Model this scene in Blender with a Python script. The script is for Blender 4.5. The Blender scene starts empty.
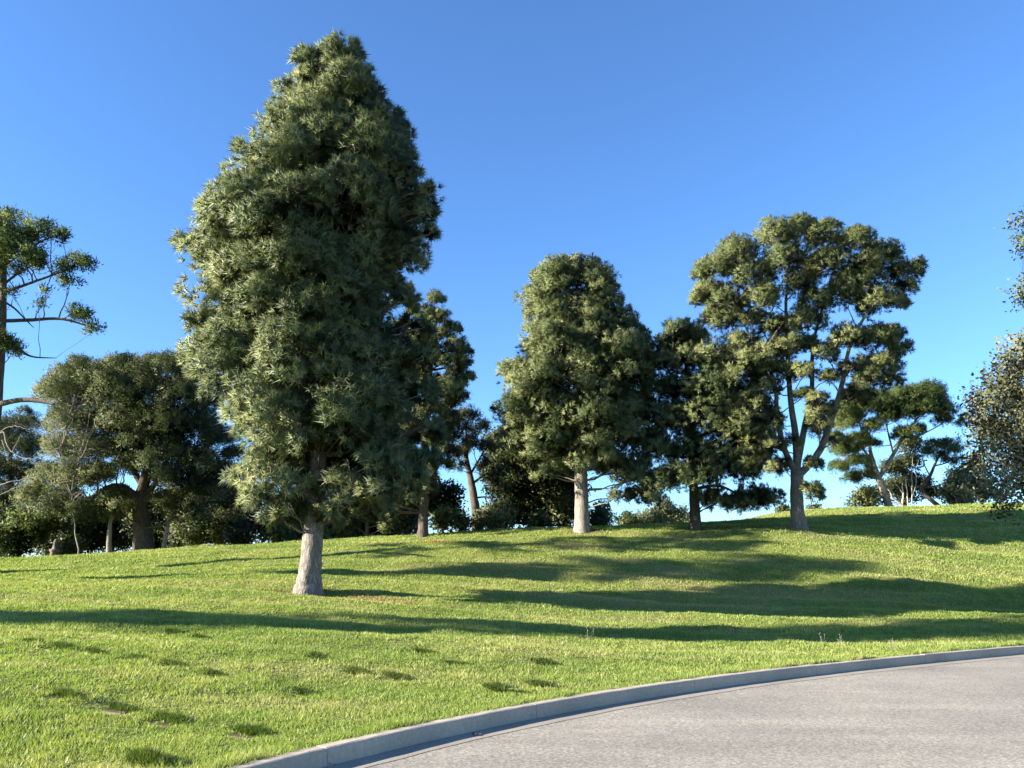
import bpy, math, random
import numpy as np

R = math.radians
C = bpy.context.scene.collection
SC = bpy.context.scene

# ------------------------------------------------------------------ camera
F = 788.0                       # focal length in pixels of a 1024 px wide frame
PITCH = R(13.3)
EYE = np.array([0.0, 0.0, 1.6])
cam_d = bpy.data.cameras.new('camera')
cam_d.sensor_width = 36.0
cam_d.lens = F / 1024.0 * 36.0
cam_d.clip_start = 0.1
cam_d.clip_end = 9000.0
cam = bpy.data.objects.new('camera', cam_d)
C.objects.link(cam)
cam.location = EYE
cam.rotation_euler = (R(90) + PITCH, 0, 0)
SC.camera = cam

# ------------------------------------------------------------------ sky + sun
SUN_EL = R(21)
SUN_AZ = R(-105)                 # clockwise from +Y: the sun stands to the left, a touch behind the camera
w = bpy.data.worlds.new('World'); SC.world = w; w.use_nodes = True
nt = w.node_tree; nt.nodes.clear()
sky = nt.nodes.new('ShaderNodeTexSky'); sky.sky_type = 'NISHITA'
sky.sun_disc = False
sky.sun_elevation = SUN_EL
sky.sun_rotation = SUN_AZ
sky.altitude = 0
sky.air_density = 1.0
sky.dust_density = 0.1
sky.ozone_density = 5.0
bg = nt.nodes.new('ShaderNodeBackground'); bg.inputs[1].default_value = 0.067
wo = nt.nodes.new('ShaderNodeOutputWorld')
tn = nt.nodes.new('ShaderNodeMix'); tn.data_type = 'RGBA'; tn.blend_type = 'MULTIPLY'; tn.inputs[0].default_value = 1
tn.inputs[7].default_value = (0.80, 0.98, 1.16, 1)      # deep clear blue of the dry air
nt.links.new(sky.outputs[0], tn.inputs[6]); nt.links.new(tn.outputs[2], bg.inputs[0]); nt.links.new(bg.outputs[0], wo.inputs[0])

sl = bpy.data.lights.new('sun', 'SUN'); sl.energy = 5.0; sl.angle = R(0.5); sl.color = (1.0, 0.92, 0.80)
so = bpy.data.objects.new('sun', sl); C.objects.link(so)
so.rotation_euler = (R(90) - SUN_EL, 0, -SUN_AZ + math.pi)
so.location = (-60, -10, 40)

SC.view_settings.view_transform = 'Standard'
SC.view_settings.look = 'None'
SC.view_settings.exposure = 2.05
SC.view_settings.gamma = 1.0
SC.render.engine = 'CYCLES'
SC.cycles.max_bounces = 5
SC.cycles.diffuse_bounces = 3
SC.cycles.transmission_bounces = 3
SC.cycles.transparent_max_bounces = 4

# ------------------------------------------------------------------ helpers
_cp, _sp = math.cos(PITCH), math.sin(PITCH)

def ray(px, py):
    a = (px - 512.0) / F; b = (384.0 - py) / F
    return np.array([a, _cp - b * _sp, _sp + b * _cp])

def P(px, py, Y):
    d = ray(px, py)
    return EYE + d * (Y / d[1])

def onz(px, py, z):
    d = ray(px, py)
    return EYE + d * ((z - EYE[2]) / d[2])

def hashn(ix, iy, seed):
    h = (ix.astype(np.int64) * 374761393 + iy.astype(np.int64) * 668265263 + seed * 1442695041) & 0x7fffffff
    h = ((h ^ (h >> 13)) * 1274126177) & 0x7fffffff
    return ((h ^ (h >> 16)) & 0xffff) / 65535.0

def vnoise(x, y, seed=0):
    x0 = np.floor(x); y0 = np.floor(y)
    fx = x - x0; fy = y - y0
    fx = fx * fx * (3 - 2 * fx); fy = fy * fy * (3 - 2 * fy)
    a = hashn(x0, y0, seed); b = hashn(x0 + 1, y0, seed)
    c = hashn(x0, y0 + 1, seed); d = hashn(x0 + 1, y0 + 1, seed)
    return (a * (1 - fx) + b * fx) * (1 - fy) + (c * (1 - fx) + d * fx) * fy - 0.5

def mesh_obj(name, verts, faces, mat, parent=None, smooth=False, attr=None, nrm=None):
    """verts (N,3); faces (M,k) int array or list of lists"""
    me = bpy.data.meshes.new(name)
    if isinstance(faces, np.ndarray):
        nv, (nf, k) = len(verts), faces.shape
        me.vertices.add(nv); me.vertices.foreach_set('co', np.ascontiguousarray(verts, dtype=np.float32).ravel())
        me.loops.add(nf * k); me.loops.foreach_set('vertex_index', np.ascontiguousarray(faces, dtype=np.int32).ravel())
        me.polygons.add(nf)
        me.polygons.foreach_set('loop_start', np.arange(0, nf * k, k, dtype=np.int32))
        me.polygons.foreach_set('loop_total', np.full(nf, k, dtype=np.int32))
        me.update(calc_edges=True)
    else:
        me.from_pydata([tuple(v) for v in verts], [], [tuple(f) for f in faces])
    if smooth:
        me.polygons.foreach_set('use_smooth', np.ones(len(me.polygons), dtype=bool))
    if nrm is not None:
        a = me.attributes.new('outward', 'FLOAT_VECTOR', 'POINT')
        a.data.foreach_set('vector', np.ascontiguousarray(nrm, dtype=np.float32).ravel())
    if attr is not None:
        a = me.attributes.new('tint', 'FLOAT', 'POINT')
        a.data.foreach_set('value', np.ascontiguousarray(attr, dtype=np.float32))
    if mat: me.materials.append(mat)
    o = bpy.data.objects.new(name, me)
    C.objects.link(o)
    if parent is not None:
        o.parent = parent
        o.location = -np.array(parent.location)
    return o

def tag(o, label=None, cat=None, group=None, kind=None):
    if label: o['label'] = label
    if cat: o['category'] = cat
    if group: o['group'] = group
    if kind: o['kind'] = kind
    return o

def empty(name, loc):
    o = bpy.data.objects.new(name, None); C.objects.link(o); o.location = tuple(float(v) for v in loc)
    o.empty_display_size = 0.3
    return o

# ------------------------------------------------------------------ materials
def newmat(name):
    m = bpy.data.materials.new(name); m.use_nodes = True
    nt = m.node_tree; nt.nodes.clear()
    out = nt.nodes.new('ShaderNodeOutputMaterial')
    return m, nt, out

def N(nt, t, **kw):
    n = nt.nodes.new(t)
    for k, v in kw.items():
        if k.startswith('i_'):
            n.inputs[int(k[2:])].default_value = v
        else:
            setattr(n, k, v)
    return n

def ramp(nt, src, stops):
    r = nt.nodes.new('ShaderNodeValToRGB')
    el = r.color_ramp.elements
    while len(el) < len(stops): el.new(0.5)
    for e, (p, c) in zip(el, stops):
        e.position = p; e.color = (*c, 1) if len(c) == 3 else c
    nt.links.new(src, r.inputs[0])
    return r

def mix(nt, fac, a, b, mode='MIX'):
    m = nt.nodes.new('ShaderNodeMix'); m.data_type = 'RGBA'; m.blend_type = mode
    for s, v in ((0, fac), (6, a), (7, b)):
        if hasattr(v, 'links'): nt.links.new(v, m.inputs[s])
        elif s == 0: m.inputs[0].default_value = v
        else: m.inputs[s].default_value = (*v, 1)
    return m.outputs[2]

def foliage_mat(name, c_dark, c_mid, c_light, trans=0.25, rough=0.5, spec=0.3, tcol=(1.1, 1.25, 0.6)):
    m, nt, out = newmat(name)
    at = N(nt, 'ShaderNodeAttribute'); at.attribute_name = 'tint'
    r = ramp(nt, at.outputs['Fac'], [(0.0, c_dark), (0.5, c_mid), (1.0, c_light)])
    b = N(nt, 'ShaderNodeBsdfPrincipled')
    b.inputs['Roughness'].default_value = rough
    b.inputs['Specular IOR Level'].default_value = spec
    nt.links.new(r.outputs[0], b.inputs['Base Color'])
    if True:
        an = N(nt, 'ShaderNodeAttribute'); an.attribute_name = 'outward'
        gg = N(nt, 'ShaderNodeNewGeometry')
        sc_ = N(nt, 'ShaderNodeVectorMath'); sc_.operation = 'SCALE'; sc_.inputs['Scale'].default_value = 0.25
        nt.links.new(gg.outputs['Normal'], sc_.inputs[0])
        ad = N(nt, 'ShaderNodeVectorMath'); ad.operation = 'ADD'
        nt.links.new(an.outputs['Vector'], ad.inputs[0]); nt.links.new(sc_.outputs[0], ad.inputs[1])
        no = N(nt, 'ShaderNodeVectorMath'); no.operation = 'NORMALIZE'; nt.links.new(ad.outputs[0], no.inputs[0])
        nt.links.new(no.outputs[0], b.inputs['Normal'])
    t = N(nt, 'ShaderNodeBsdfTranslucent')
    tc = mix(nt, 1.0, r.outputs[0], tcol, 'MULTIPLY')
    nt.links.new(tc, t.inputs[0])
    ms = N(nt, 'ShaderNodeMixShader'); ms.inputs[0].default_value = trans
    nt.links.new(b.outputs[0], ms.inputs[1]); nt.links.new(t.outputs[0], ms.inputs[2])
    nt.links.new(ms.outputs[0], out.inputs[0])
    return m

def bark_mat(name, c0, c1, c2, scale=6.0, bump=0.6):
    m, nt, out = newmat(name)
    g = N(nt, 'ShaderNodeNewGeometry')
    mp = N(nt, 'ShaderNodeMapping'); mp.inputs['Scale'].default_value = (1, 1, 0.28)
    nt.links.new(g.outputs['Position'], mp.inputs['Vector'])
    v = N(nt, 'ShaderNodeTexVoronoi'); v.feature = 'DISTANCE_TO_EDGE'; v.inputs['Scale'].default_value = scale
    n0 = N(nt, 'ShaderNodeTexNoise'); n0.inputs['Scale'].default_value = scale * 0.8; n0.inputs['Detail'].default_value = 6
    nt.links.new(mp.outputs[0], n0.inputs['Vector'])
    wv = mix(nt, 0.25, mp.outputs[0], n0.outputs['Color'], 'ADD')
    nt.links.new(wv, v.inputs['Vector'])
    r = ramp(nt, v.outputs['Distance'], [(0.0, c0), (0.10, c1), (0.4, c2)])
    n = N(nt, 'ShaderNodeTexNoise'); n.inputs['Scale'].default_value = scale * 4; n.inputs['Detail'].default_value = 5
    nt.links.new(g.outputs['Position'], n.inputs['Vector'])
    c = mix(nt, 0.5, r.outputs[0], ramp(nt, n.outputs['Fac'], [(0.3, c0), (0.7, c2)]).outputs[0])
    b = N(nt, 'ShaderNodeBsdfPrincipled'); b.inputs['Roughness'].default_value = 0.9; b.inputs['Specular IOR Level'].default_value = 0.15
    nt.links.new(c, b.inputs['Base Color'])
    bp = N(nt, 'ShaderNodeBump'); bp.inputs['Strength'].default_value = bump; bp.inputs['Distance'].default_value = 0.05
    nt.links.new(r.outputs[0], bp.inputs['Height'])
    bp2 = N(nt, 'ShaderNodeBump'); bp2.inputs['Strength'].default_value = 0.5; bp2.inputs['Distance'].default_value = 0.02
    nt.links.new(n.outputs['Fac'], bp2.inputs['Height']); nt.links.new(bp.outputs[0], bp2.inputs['Normal'])
    nt.links.new(bp2.outputs[0], b.inputs['Normal'])
    nt.links.new(b.outputs[0], out.inputs[0])
    return m

M = {}
M['pine'] = foliage_mat('pine_needles', (0.060, 0.088, 0.032), (0.152, 0.186, 0.070), (0.330, 0.345, 0.160), 0.12, 0.5, 0.25)
M['pine_far'] = foliage_mat('pine_needles_short', (0.056, 0.084, 0.028), (0.150, 0.182, 0.062), (0.310, 0.320, 0.135), 0.12, 0.55, 0.2)
M['pine_olive'] = foliage_mat('pine_needles_olive', (0.062, 0.085, 0.028), (0.158, 0.184, 0.062), (0.320, 0.325, 0.130), 0.12, 0.55, 0.2)
M['mid_green'] = foliage_mat('spreading_foliage', (0.045, 0.062, 0.022), (0.090, 0.108, 0.038), (0.180, 0.180, 0.070), 0.2, 0.55, 0.2)
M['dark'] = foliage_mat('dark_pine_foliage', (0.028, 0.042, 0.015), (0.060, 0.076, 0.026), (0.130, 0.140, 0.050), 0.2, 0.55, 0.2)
M['umbrella'] = foliage_mat('umbrella_pine_foliage', (0.050, 0.085, 0.020), (0.095, 0.135, 0.034), (0.170, 0.195, 0.060), 0.25, 0.55, 0.2)
M['olive'] = foliage_mat('olive_leaves', (0.090, 0.100, 0.045), (0.180, 0.185, 0.095), (0.320, 0.300, 0.170), 0.25, 0.5, 0.25)
M['bush'] = foliage_mat('shrub_leaves', (0.070, 0.095, 0.030), (0.135, 0.160, 0.055), (0.220, 0.230, 0.090), 0.3, 0.55, 0.2)
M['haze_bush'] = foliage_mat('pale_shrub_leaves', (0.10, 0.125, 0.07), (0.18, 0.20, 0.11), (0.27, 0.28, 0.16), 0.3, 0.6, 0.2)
M['bark'] = bark_mat('grey_pine_bark', (0.065, 0.053, 0.043), (0.20, 0.173, 0.146), (0.34, 0.30, 0.26), 9.0, 1.0)
M['bark_mid'] = bark_mat('brown_grey_bark', (0.055, 0.045, 0.036), (0.18, 0.152, 0.125), (0.31, 0.27, 0.225), 8.0, 0.8)
M['bark_pale'] = bark_mat('pale_bark', (0.10, 0.082, 0.062), (0.25, 0.215, 0.175), (0.36, 0.315, 0.26), 7.0, 0.5)
M['bark_dark'] = bark_mat('dark_bark', (0.035, 0.028, 0.022), (0.09, 0.072, 0.056), (0.16, 0.13, 0.10), 7.0, 0.8)
M['bark_bare'] = bark_mat('bleached_bark', (0.20, 0.17, 0.135), (0.34, 0.30, 0.25), (0.44, 0.40, 0.34), 7.0, 0.3)

def lawn_color(nt):
    g = N(nt, 'ShaderNodeNewGeometry')
    pos = g.outputs['Position']
    n1 = N(nt, 'ShaderNodeTexNoise'); n1.inputs['Scale'].default_value = 0.35; n1.inputs['Detail'].default_value = 5
    n2 = N(nt, 'ShaderNodeTexNoise'); n2.inputs['Scale'].default_value = 2.3; n2.inputs['Detail'].default_value = 6
    mp = N(nt, 'ShaderNodeMapping'); mp.inputs['Scale'].default_value = (0.22, 1.0, 0.0)
    mp.inputs['Rotation'].default_value = (0, 0, 0.12)
    nt.links.new(pos, mp.inputs['Vector'])
    n3 = N(nt, 'ShaderNodeTexNoise'); n3.inputs['Scale'].default_value = 0.9; n3.inputs['Detail'].default_value = 4
    nt.links.new(pos, n1.inputs['Vector']); nt.links.new(pos, n2.inputs['Vector']); nt.links.new(mp.outputs[0], n3.inputs['Vector'])
    g1 = ramp(nt, n1.outputs['Fac'], [(0.30, GR[0]), (0.52, GR[1]), (0.72, GR[2])]).outputs[0]
    g2 = ramp(nt, n2.outputs['Fac'], [(0.30, GR[0]), (0.55, GR[1]), (0.78, GR[3])]).outputs[0]
    c = mix(nt, 0.5, g1, g2)
    # mowing-strip dryness, stronger up the slope
    dry = ramp(nt, n3.outputs['Fac'], [(0.50, (0, 0, 0)), (0.75, (0.75, 0.75, 0.75))]).outputs[0]
    c = mix(nt, dry, c, GR[3])
    # named dry patches (worn turf)
    for (x, y, rx, ry, col, amt) in PATCHES:
        s = N(nt, 'ShaderNodeVectorMath'); s.operation = 'SUBTRACT'; s.inputs[1].default_value = (x, y, 0)
        nt.links.new(pos, s.inputs[0])
        k = N(nt, 'ShaderNodeVectorMath'); k.operation = 'MULTIPLY'; k.inputs[1].default_value = (1 / rx, 1 / ry, 0)
        nt.links.new(s.outputs[0], k.inputs[0])
        l = N(nt, 'ShaderNodeVectorMath'); l.operation = 'LENGTH'; nt.links.new(k.outputs[0], l.inputs[0])
        ad = N(nt, 'ShaderNodeMath'); ad.operation = 'ADD'; nt.links.new(l.outputs['Value'], ad.inputs[0])
        nn = N(nt, 'ShaderNodeMath'); nn.operation = 'MULTIPLY_ADD'; nn.inputs[1].default_value = 1.6; nn.inputs[2].default_value = -0.8
        nt.links.new(n2.outputs['Fac'], nn.inputs[0]); nt.links.new(nn.outputs[0], ad.inputs[1])
        f = ramp(nt, ad.outputs[0], [(0.35, (amt,) * 3), (1.0, (0, 0, 0))]).outputs[0]
        c = mix(nt, f, c, col)
    return c, pos

GR = [(0.130, 0.190, 0.045), (0.240, 0.290, 0.078), (0.345, 0.350, 0.115), (0.400, 0.355, 0.180)]
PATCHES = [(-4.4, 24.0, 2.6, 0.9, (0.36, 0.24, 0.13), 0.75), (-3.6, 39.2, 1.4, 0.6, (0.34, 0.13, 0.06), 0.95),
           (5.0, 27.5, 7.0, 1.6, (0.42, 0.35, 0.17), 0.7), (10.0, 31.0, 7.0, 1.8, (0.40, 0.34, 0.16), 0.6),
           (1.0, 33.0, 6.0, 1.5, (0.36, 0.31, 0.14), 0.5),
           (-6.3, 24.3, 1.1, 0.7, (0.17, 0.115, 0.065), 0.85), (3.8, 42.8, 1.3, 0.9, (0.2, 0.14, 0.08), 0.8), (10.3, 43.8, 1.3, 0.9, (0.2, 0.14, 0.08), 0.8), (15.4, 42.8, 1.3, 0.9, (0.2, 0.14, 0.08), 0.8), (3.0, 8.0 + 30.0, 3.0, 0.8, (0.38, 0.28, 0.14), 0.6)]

def make_lawn_mats():
    m, nt, out = newmat('lawn_soil')
    c, pos = lawn_color(nt)
    c = mix(nt, 0.35, c, (0.10, 0.085, 0.035))
    n = N(nt, 'ShaderNodeTexNoise'); n.inputs['Scale'].default_value = 22; n.inputs['Detail'].default_value = 6
    nt.links.new(pos, n.inputs['Vector'])
    c = mix(nt, 0.6, c, mix(nt, 1.0, c, ramp(nt, n.outputs['Fac'], [(0.3, (0.4, 0.42, 0.4)), (0.7, (1.25, 1.2, 1.1))]).outputs[0], 'MULTIPLY'))
    b = N(nt, 'ShaderNodeBsdfPrincipled'); b.inputs['Roughness'].default_value = 1; b.inputs['Specular IOR Level'].default_value = 0
    nt.links.new(c, b.inputs['Base Color'])
    bp = N(nt, 'ShaderNodeBump'); bp.inputs['Strength'].default_value = 0.9; bp.inputs['Distance'].default_value = 0.05
    nt.links.new(n.outputs['Fac'], bp.inputs['Height']); nt.links.new(bp.outputs[0], b.inputs['Normal'])
    nt.links.new(b.outputs[0], out.inputs[0])
    M['lawn'] = m
    m, nt, out = newmat('grass_blades')
    c, pos = lawn_color(nt)
    at = N(nt, 'ShaderNodeAttribute'); at.attribute_name = 'tint'
    v = ramp(nt, at.outputs['Fac'], [(0, (0.11, 0.16, 0.10)), (0.12, (0.72, 0.84, 0.6)), (0.6, (1.08, 1.1, 0.95)), (0.9, (1.35, 1.25, 1.3)), (1.0, (1.5, 1.25, 1.9))]).outputs[0]  # lowest stop is painted shade, reached only by the marker tufts
    c = mix(nt, 1.0, c, v, 'MULTIPLY')
    b = N(nt, 'ShaderNodeBsdfPrincipled'); b.inputs['Roughness'].default_value = 0.5; b.inputs['Specular IOR Level'].default_value = 0.25
    nt.links.new(c, b.inputs['Base Color'])
    t = N(nt, 'ShaderNodeBsdfTranslucent'); nt.links.new(mix(nt, 1.0, c, (1.1, 1.2, 0.5), 'MULTIPLY'), t.inputs[0])
    ms = N(nt, 'ShaderNodeMixShader'); ms.inputs[0].default_value = 0.4
    nt.links.new(b.outputs[0], ms.inputs[1]); nt.links.new(t.outputs[0], ms.inputs[2])
    nt.links.new(ms.outputs[0], out.inputs[0])
    M['grass'] = m
make_lawn_mats()

def stone_mat(name, c0, c1, scale, rough=0.85, bump=0.3, streak=False, dist=0.01):
    m, nt, out = newmat(name)
    g = N(nt, 'ShaderNodeNewGeometry')
    n = N(nt, 'ShaderNodeTexNoise'); n.inputs['Scale'].default_value = scale; n.inputs['Detail'].default_value = 8; n.inputs['Roughness'].default_value = 0.7
    n2 = N(nt, 'ShaderNodeTexNoise'); n2.inputs['Scale'].default_value = 1.1; n2.inputs['Detail'].default_value = 6
    nt.links.new(g.outputs['Position'], n.inputs['Vector']); nt.links.new(g.outputs['Position'], n2.inputs['Vector'])
    c = ramp(nt, n.outputs['Fac'], [(0.3, c0), (0.7, c1)]).outputs[0]
    c = mix(nt, 1.0, c, ramp(nt, n2.outputs['Fac'], [(0.3, (0.74, 0.74, 0.74)), (0.7, (1.04, 1.03, 1.0))]).outputs[0], 'MULTIPLY')
    if streak:
        mp = N(nt, 'ShaderNodeMapping'); mp.inputs['Scale'].default_value = (14, 14, 0.9); nt.links.new(g.outputs['Position'], mp.inputs['Vector'])
        n3 = N(nt, 'ShaderNodeTexNoise'); n3.inputs['Scale'].default_value = 1.2; n3.inputs['Detail'].default_value = 5
        nt.links.new(mp.outputs[0], n3.inputs['Vector'])
        c = mix(nt, ramp(nt, n3.outputs['Fac'], [(0.64, (0, 0, 0)), (0.78, (0.4, 0.4, 0.4))]).outputs[0], c, (0.10, 0.09, 0.075))
    b = N(nt, 'ShaderNodeBsdfPrincipled'); b.inputs['Roughness'].default_value = rough; b.inputs['Specular IOR Level'].default_value = 0.3
    nt.links.new(c, b.inputs['Base Color'])
    bp = N(nt, 'ShaderNodeBump'); bp.inputs['Strength'].default_value = bump; bp.inputs['Distance'].default_value = dist
    nt.links.new(n.outputs['Fac'], bp.inputs['Height']); nt.links.new(bp.outputs[0], b.inputs['Normal'])
    nt.links.new(b.outputs[0], out.inputs[0])
    return m
M['kerb'] = stone_mat('kerb_concrete', (0.34, 0.285, 0.215), (0.48, 0.41, 0.32), 30, 0.9, 0.3, True)
M['gutter'] = stone_mat('gutter_concrete', (0.22, 0.195, 0.155), (0.33, 0.295, 0.24), 40, 0.9, 0.3)
M['granite'] = stone_mat('granite_marker', (0.22, 0.20, 0.17), (0.36, 0.33, 0.29), 60, 0.6, 0.1)
M['bronze'] = stone_mat('bronze_plaque', (0.07, 0.055, 0.035), (0.13, 0.10, 0.06), 50, 0.5, 0.2)

def asphalt():
    m, nt, out = newmat('asphalt')
    g = N(nt, 'ShaderNodeNewGeometry'); pos = g.outputs['Position']
    v = N(nt, 'ShaderNodeTexVoronoi'); v.inputs['Scale'].default_value = 48
    n = N(nt, 'ShaderNodeTexNoise'); n.inputs['Scale'].default_value = 26; n.inputs['Detail'].default_value = 6; n.inputs['Roughness'].default_value = 0.75
    n2 = N(nt, 'ShaderNodeTexNoise'); n2.inputs['Scale'].default_value = 0.6; n2.inputs['Detail'].default_value = 5
    mp = N(nt, 'ShaderNodeMapping'); mp.inputs['Scale'].default_value = (0.25, 1.6, 1); mp.inputs['Rotation'].default_value = (0, 0, -0.5)
    nt.links.new(pos, mp.inputs['Vector'])
    n3 = N(nt, 'ShaderNodeTexNoise'); n3.inputs['Scale'].default_value = 1.0; n3.inputs['Detail'].default_value = 5
    nt.links.new(mp.outputs[0], n3.inputs['Vector'])
    for a in (v, n, n2): nt.links.new(pos, a.inputs['Vector'])
    c = ramp(nt, v.outputs['Color'], [(0.15, (0.105, 0.100, 0.085)), (0.55, (0.262, 0.232, 0.184)), (0.95, (0.47, 0.43, 0.36))]).outputs[0]
    c2 = ramp(nt, n.outputs['Fac'], [(0.32, (0.09, 0.085, 0.073)), (0.5, (0.268, 0.237, 0.188)), (0.72, (0.41, 0.373, 0.31))]).outputs[0]
    c = mix(nt, 0.5, c, c2)
    c = mix(nt, 1.0, c, ramp(nt, n2.outputs['Fac'], [(0.3, (0.82, 0.82, 0.83)), (0.7, (1.12, 1.11, 1.09))]).outputs[0], 'MULTIPLY')
    c = mix(nt, 1.0, c, ramp(nt, n3.outputs['Fac'], [(0.35, (0.86, 0.86, 0.86)), (0.6, (1.0, 1.0, 1.0)), (0.75, (1.18, 1.17, 1.15))]).outputs[0], 'MULTIPLY')
    vc = N(nt, 'ShaderNodeTexVoronoi'); vc.feature = 'DISTANCE_TO_EDGE'; vc.inputs['Scale'].default_value = 0.42
    wn = N(nt, 'ShaderNodeTexNoise'); wn.inputs['Scale'].default_value = 2.5; wn.inputs['Detail'].default_value = 6
    nt.links.new(pos, wn.inputs['Vector']); nt.links.new(mix(nt, 0.5, pos, wn.outputs['Color'], 'ADD'), vc.inputs['Vector'])
    cr = ramp(nt, vc.outputs['Distance'], [(0.0, (0.35, 0.35, 0.35)), (0.006, (0, 0, 0))]).outputs[0]
    gate = ramp(nt, n2.outputs['Fac'], [(0.5, (0, 0, 0)), (0.56, (1, 1, 1))]).outputs[0]
    c = mix(nt, mix(nt, 1.0, cr, gate, 'MULTIPLY'), c, (0.06, 0.055, 0.05))
    st = N(nt, 'ShaderNodeTexNoise'); st.inputs['Scale'].default_value = 1.7; st.inputs['Detail'].default_value = 3
    nt.links.new(pos, st.inputs['Vector'])
    c = mix(nt, ramp(nt, st.outputs['Fac'], [(0.62, (0, 0, 0)), (0.74, (0.35, 0.35, 0.35))]).outputs[0], c, (0.12, 0.11, 0.10))
    b = N(nt, 'ShaderNodeBsdfPrincipled'); b.inputs['Roughness'].default_value = 0.85; b.inputs['Specular IOR Level'].default_value = 0.35
    nt.links.new(c, b.inputs['Base Color'])
    bp = N(nt, 'ShaderNodeBump'); bp.inputs['Strength'].default_value = 0.25; bp.inputs['Distance'].default_value = 0.008
    nt.links.new(n.outputs['Fac'], bp.inputs['Height']); nt.links.new(bp.outputs[0], b.inputs['Normal'])
    nt.links.new(b.outputs[0], out.inputs[0])
    M['asphalt'] = m
asphalt()

# ------------------------------------------------------------------ the kerb line (front top edge), on the plane z = 0.15
KH = 0.15
kp = [onz(px, py, KH)[:2] for px, py in ((256, 763), (391, 736), (512, 711), (582, 696), (652, 685), (768, 670), (908, 657), (1024, 646))]
kp = np.array(kp)
# smooth with a cubic fit in x -> y over the chord parameter
t = np.concatenate([[0], np.cumsum(np.linalg.norm(np.diff(kp, axis=0), axis=1))])
fx = np.polyfit(t, kp[:, 0], 3); fy = np.polyfit(t, kp[:, 1], 3)
ts = np.linspace(0, t[-1], 60)
core = np.stack([np.polyval(fx, ts), np.polyval(fy, ts)], 1)
d0 = core[0] - core[1]; d0 /= np.linalg.norm(d0); d1 = core[-1] - core[-2]; d1 /= np.linalg.norm(d1)
def turn(start, d, n, step, ang):
    out = []; p = start.copy(); a = math.atan2(d[1], d[0])
    for i in range(n):
        a += ang; p = p + step * np.array([math.cos(a), math.sin(a)]); out.append(p.copy())
    return out
pre = turn(core[0], d0, 40, 0.5, 0.004)[::-1]
post = turn(core[-1], d1, 90, 0.5, -0.002)
KL = np.array(pre + list(core) + post)
print('kerb core', core[0], core[20], core[40], core[-1])
# arc-length resample
seg = np.linalg.norm(np.diff(KL, axis=0), axis=1); al = np.concatenate([[0], np.cumsum(seg)])
ss = np.arange(0, al[-1], 0.15)
KL = np.stack([np.interp(ss, al, KL[:, 0]), np.interp(ss, al, KL[:, 1])], 1)
KT = np.gradient(KL, axis=0); KT /= np.linalg.norm(KT, axis=1)[:, None]
KN = np.stack([-KT[:, 1], KT[:, 0]], 1)          # points to the lawn (left of travel)

def kerb_sd(x, y):
    """signed distance to the kerb front line, positive on the lawn"""
    x = np.atleast_1d(x).astype(float); y = np.atleast_1d(y).astype(float)
    out = np.empty(x.size); xf = x.ravel(); yf = y.ravel()
    for i in range(0, xf.size, 20000):
        dx = xf[i:i + 20000, None] - KL[None, ::2, 0]; dy = yf[i:i + 20000, None] - KL[None, ::2, 1]
        j = np.argmin(dx * dx + dy * dy, axis=1); a = np.arange(len(j))
        n = KN[::2][j]; tt = KT[::2][j]
        side = dx[a, j] * n[:, 0] + dy[a, j] * n[:, 1]
        along = dx[a, j] * tt[:, 0] + dy[a, j] * tt[:, 1]
        dist = np.sqrt(dx[a, j] ** 2 + dy[a, j] ** 2)
        out[i:i + 20000] = np.where(np.abs(along) < 0.3, side, np.sign(side) * dist)
    return out.reshape(x.shape)

# ------------------------------------------------------------------ terrain: thin-plate surface through surveyed points
ctl = []
for px, py, d in ((308, 590, 24.5), (582, 531, 43), (696, 532, 44), (799, 531, 43),
                  (0, 562, 48), (100, 556, 48), (250, 545, 47), (400, 536, 46.5), (490, 531, 46.5), (640, 528, 47.5),
                  (735, 521, 56), (800, 512.5, 63), (900, 507.5, 63), (1024, 503, 60), (960, 528, 48),
                  (1024, 592, 35), (1024, 555, 42), (1024, 622, 25), (512, 600, 26), (700, 600, 29), (512, 560, 34), (300, 560, 34)):
    ctl.append(P(px, py, d))
for x, y, z in ((-8, 12, 0.62), (-14, 20, 0.95), (-5, 9, 0.35), (-16, 10, 0.9), (-30, 20, 1.3), (-45, 40, 1.9), (-25, 34, 1.6),
                (-40, 62, 1.6), (-15, 60, 2.5), (2, 64, 2.6), (10, 66, 3.2), (30, 90, 3.0), (60, 80, 4.5), (60, 50, 5.0), (0, 100, -1.0), (-60, 100, -2.0),
                (45, 110, 1.5), (45, 30, 0.9), (30, 26, 0.5), (-30, 0, 0.8), (-60, 20, 1.4), (-80, 60, 0.5), (90, 110, 1.0), (90, 60, 4.0)):
    ctl.append(np.array([x, y, z], float))
for i in (40, 160, 200, 250, 300, 350, 420):
    if i < len(KL): ctl.append(np.array([KL[i, 0] + KN[i, 0] * .3, KL[i, 1] + KN[i, 1] * .3, 0.15]))
ctl = np.array(ctl)
def _U(r2): return 0.5 * r2 * np.log(r2 + 1e-9)
n_ = len(ctl)
A = np.zeros((n_ + 3, n_ + 3))
r2 = (ctl[:, None, 0] - ctl[None, :, 0]) ** 2 + (ctl[:, None, 1] - ctl[None, :, 1]) ** 2
A[:n_, :n_] = _U(r2) + np.eye(n_) * 2.0
A[:n_, n_] = 1; A[:n_, n_ + 1:] = ctl[:, :2]; A[n_, :n_] = 1; A[n_ + 1:, :n_] = ctl[:, :2].T
sol = np.linalg.solve(A, np.concatenate([ctl[:, 2], [0, 0, 0]]))

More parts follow.
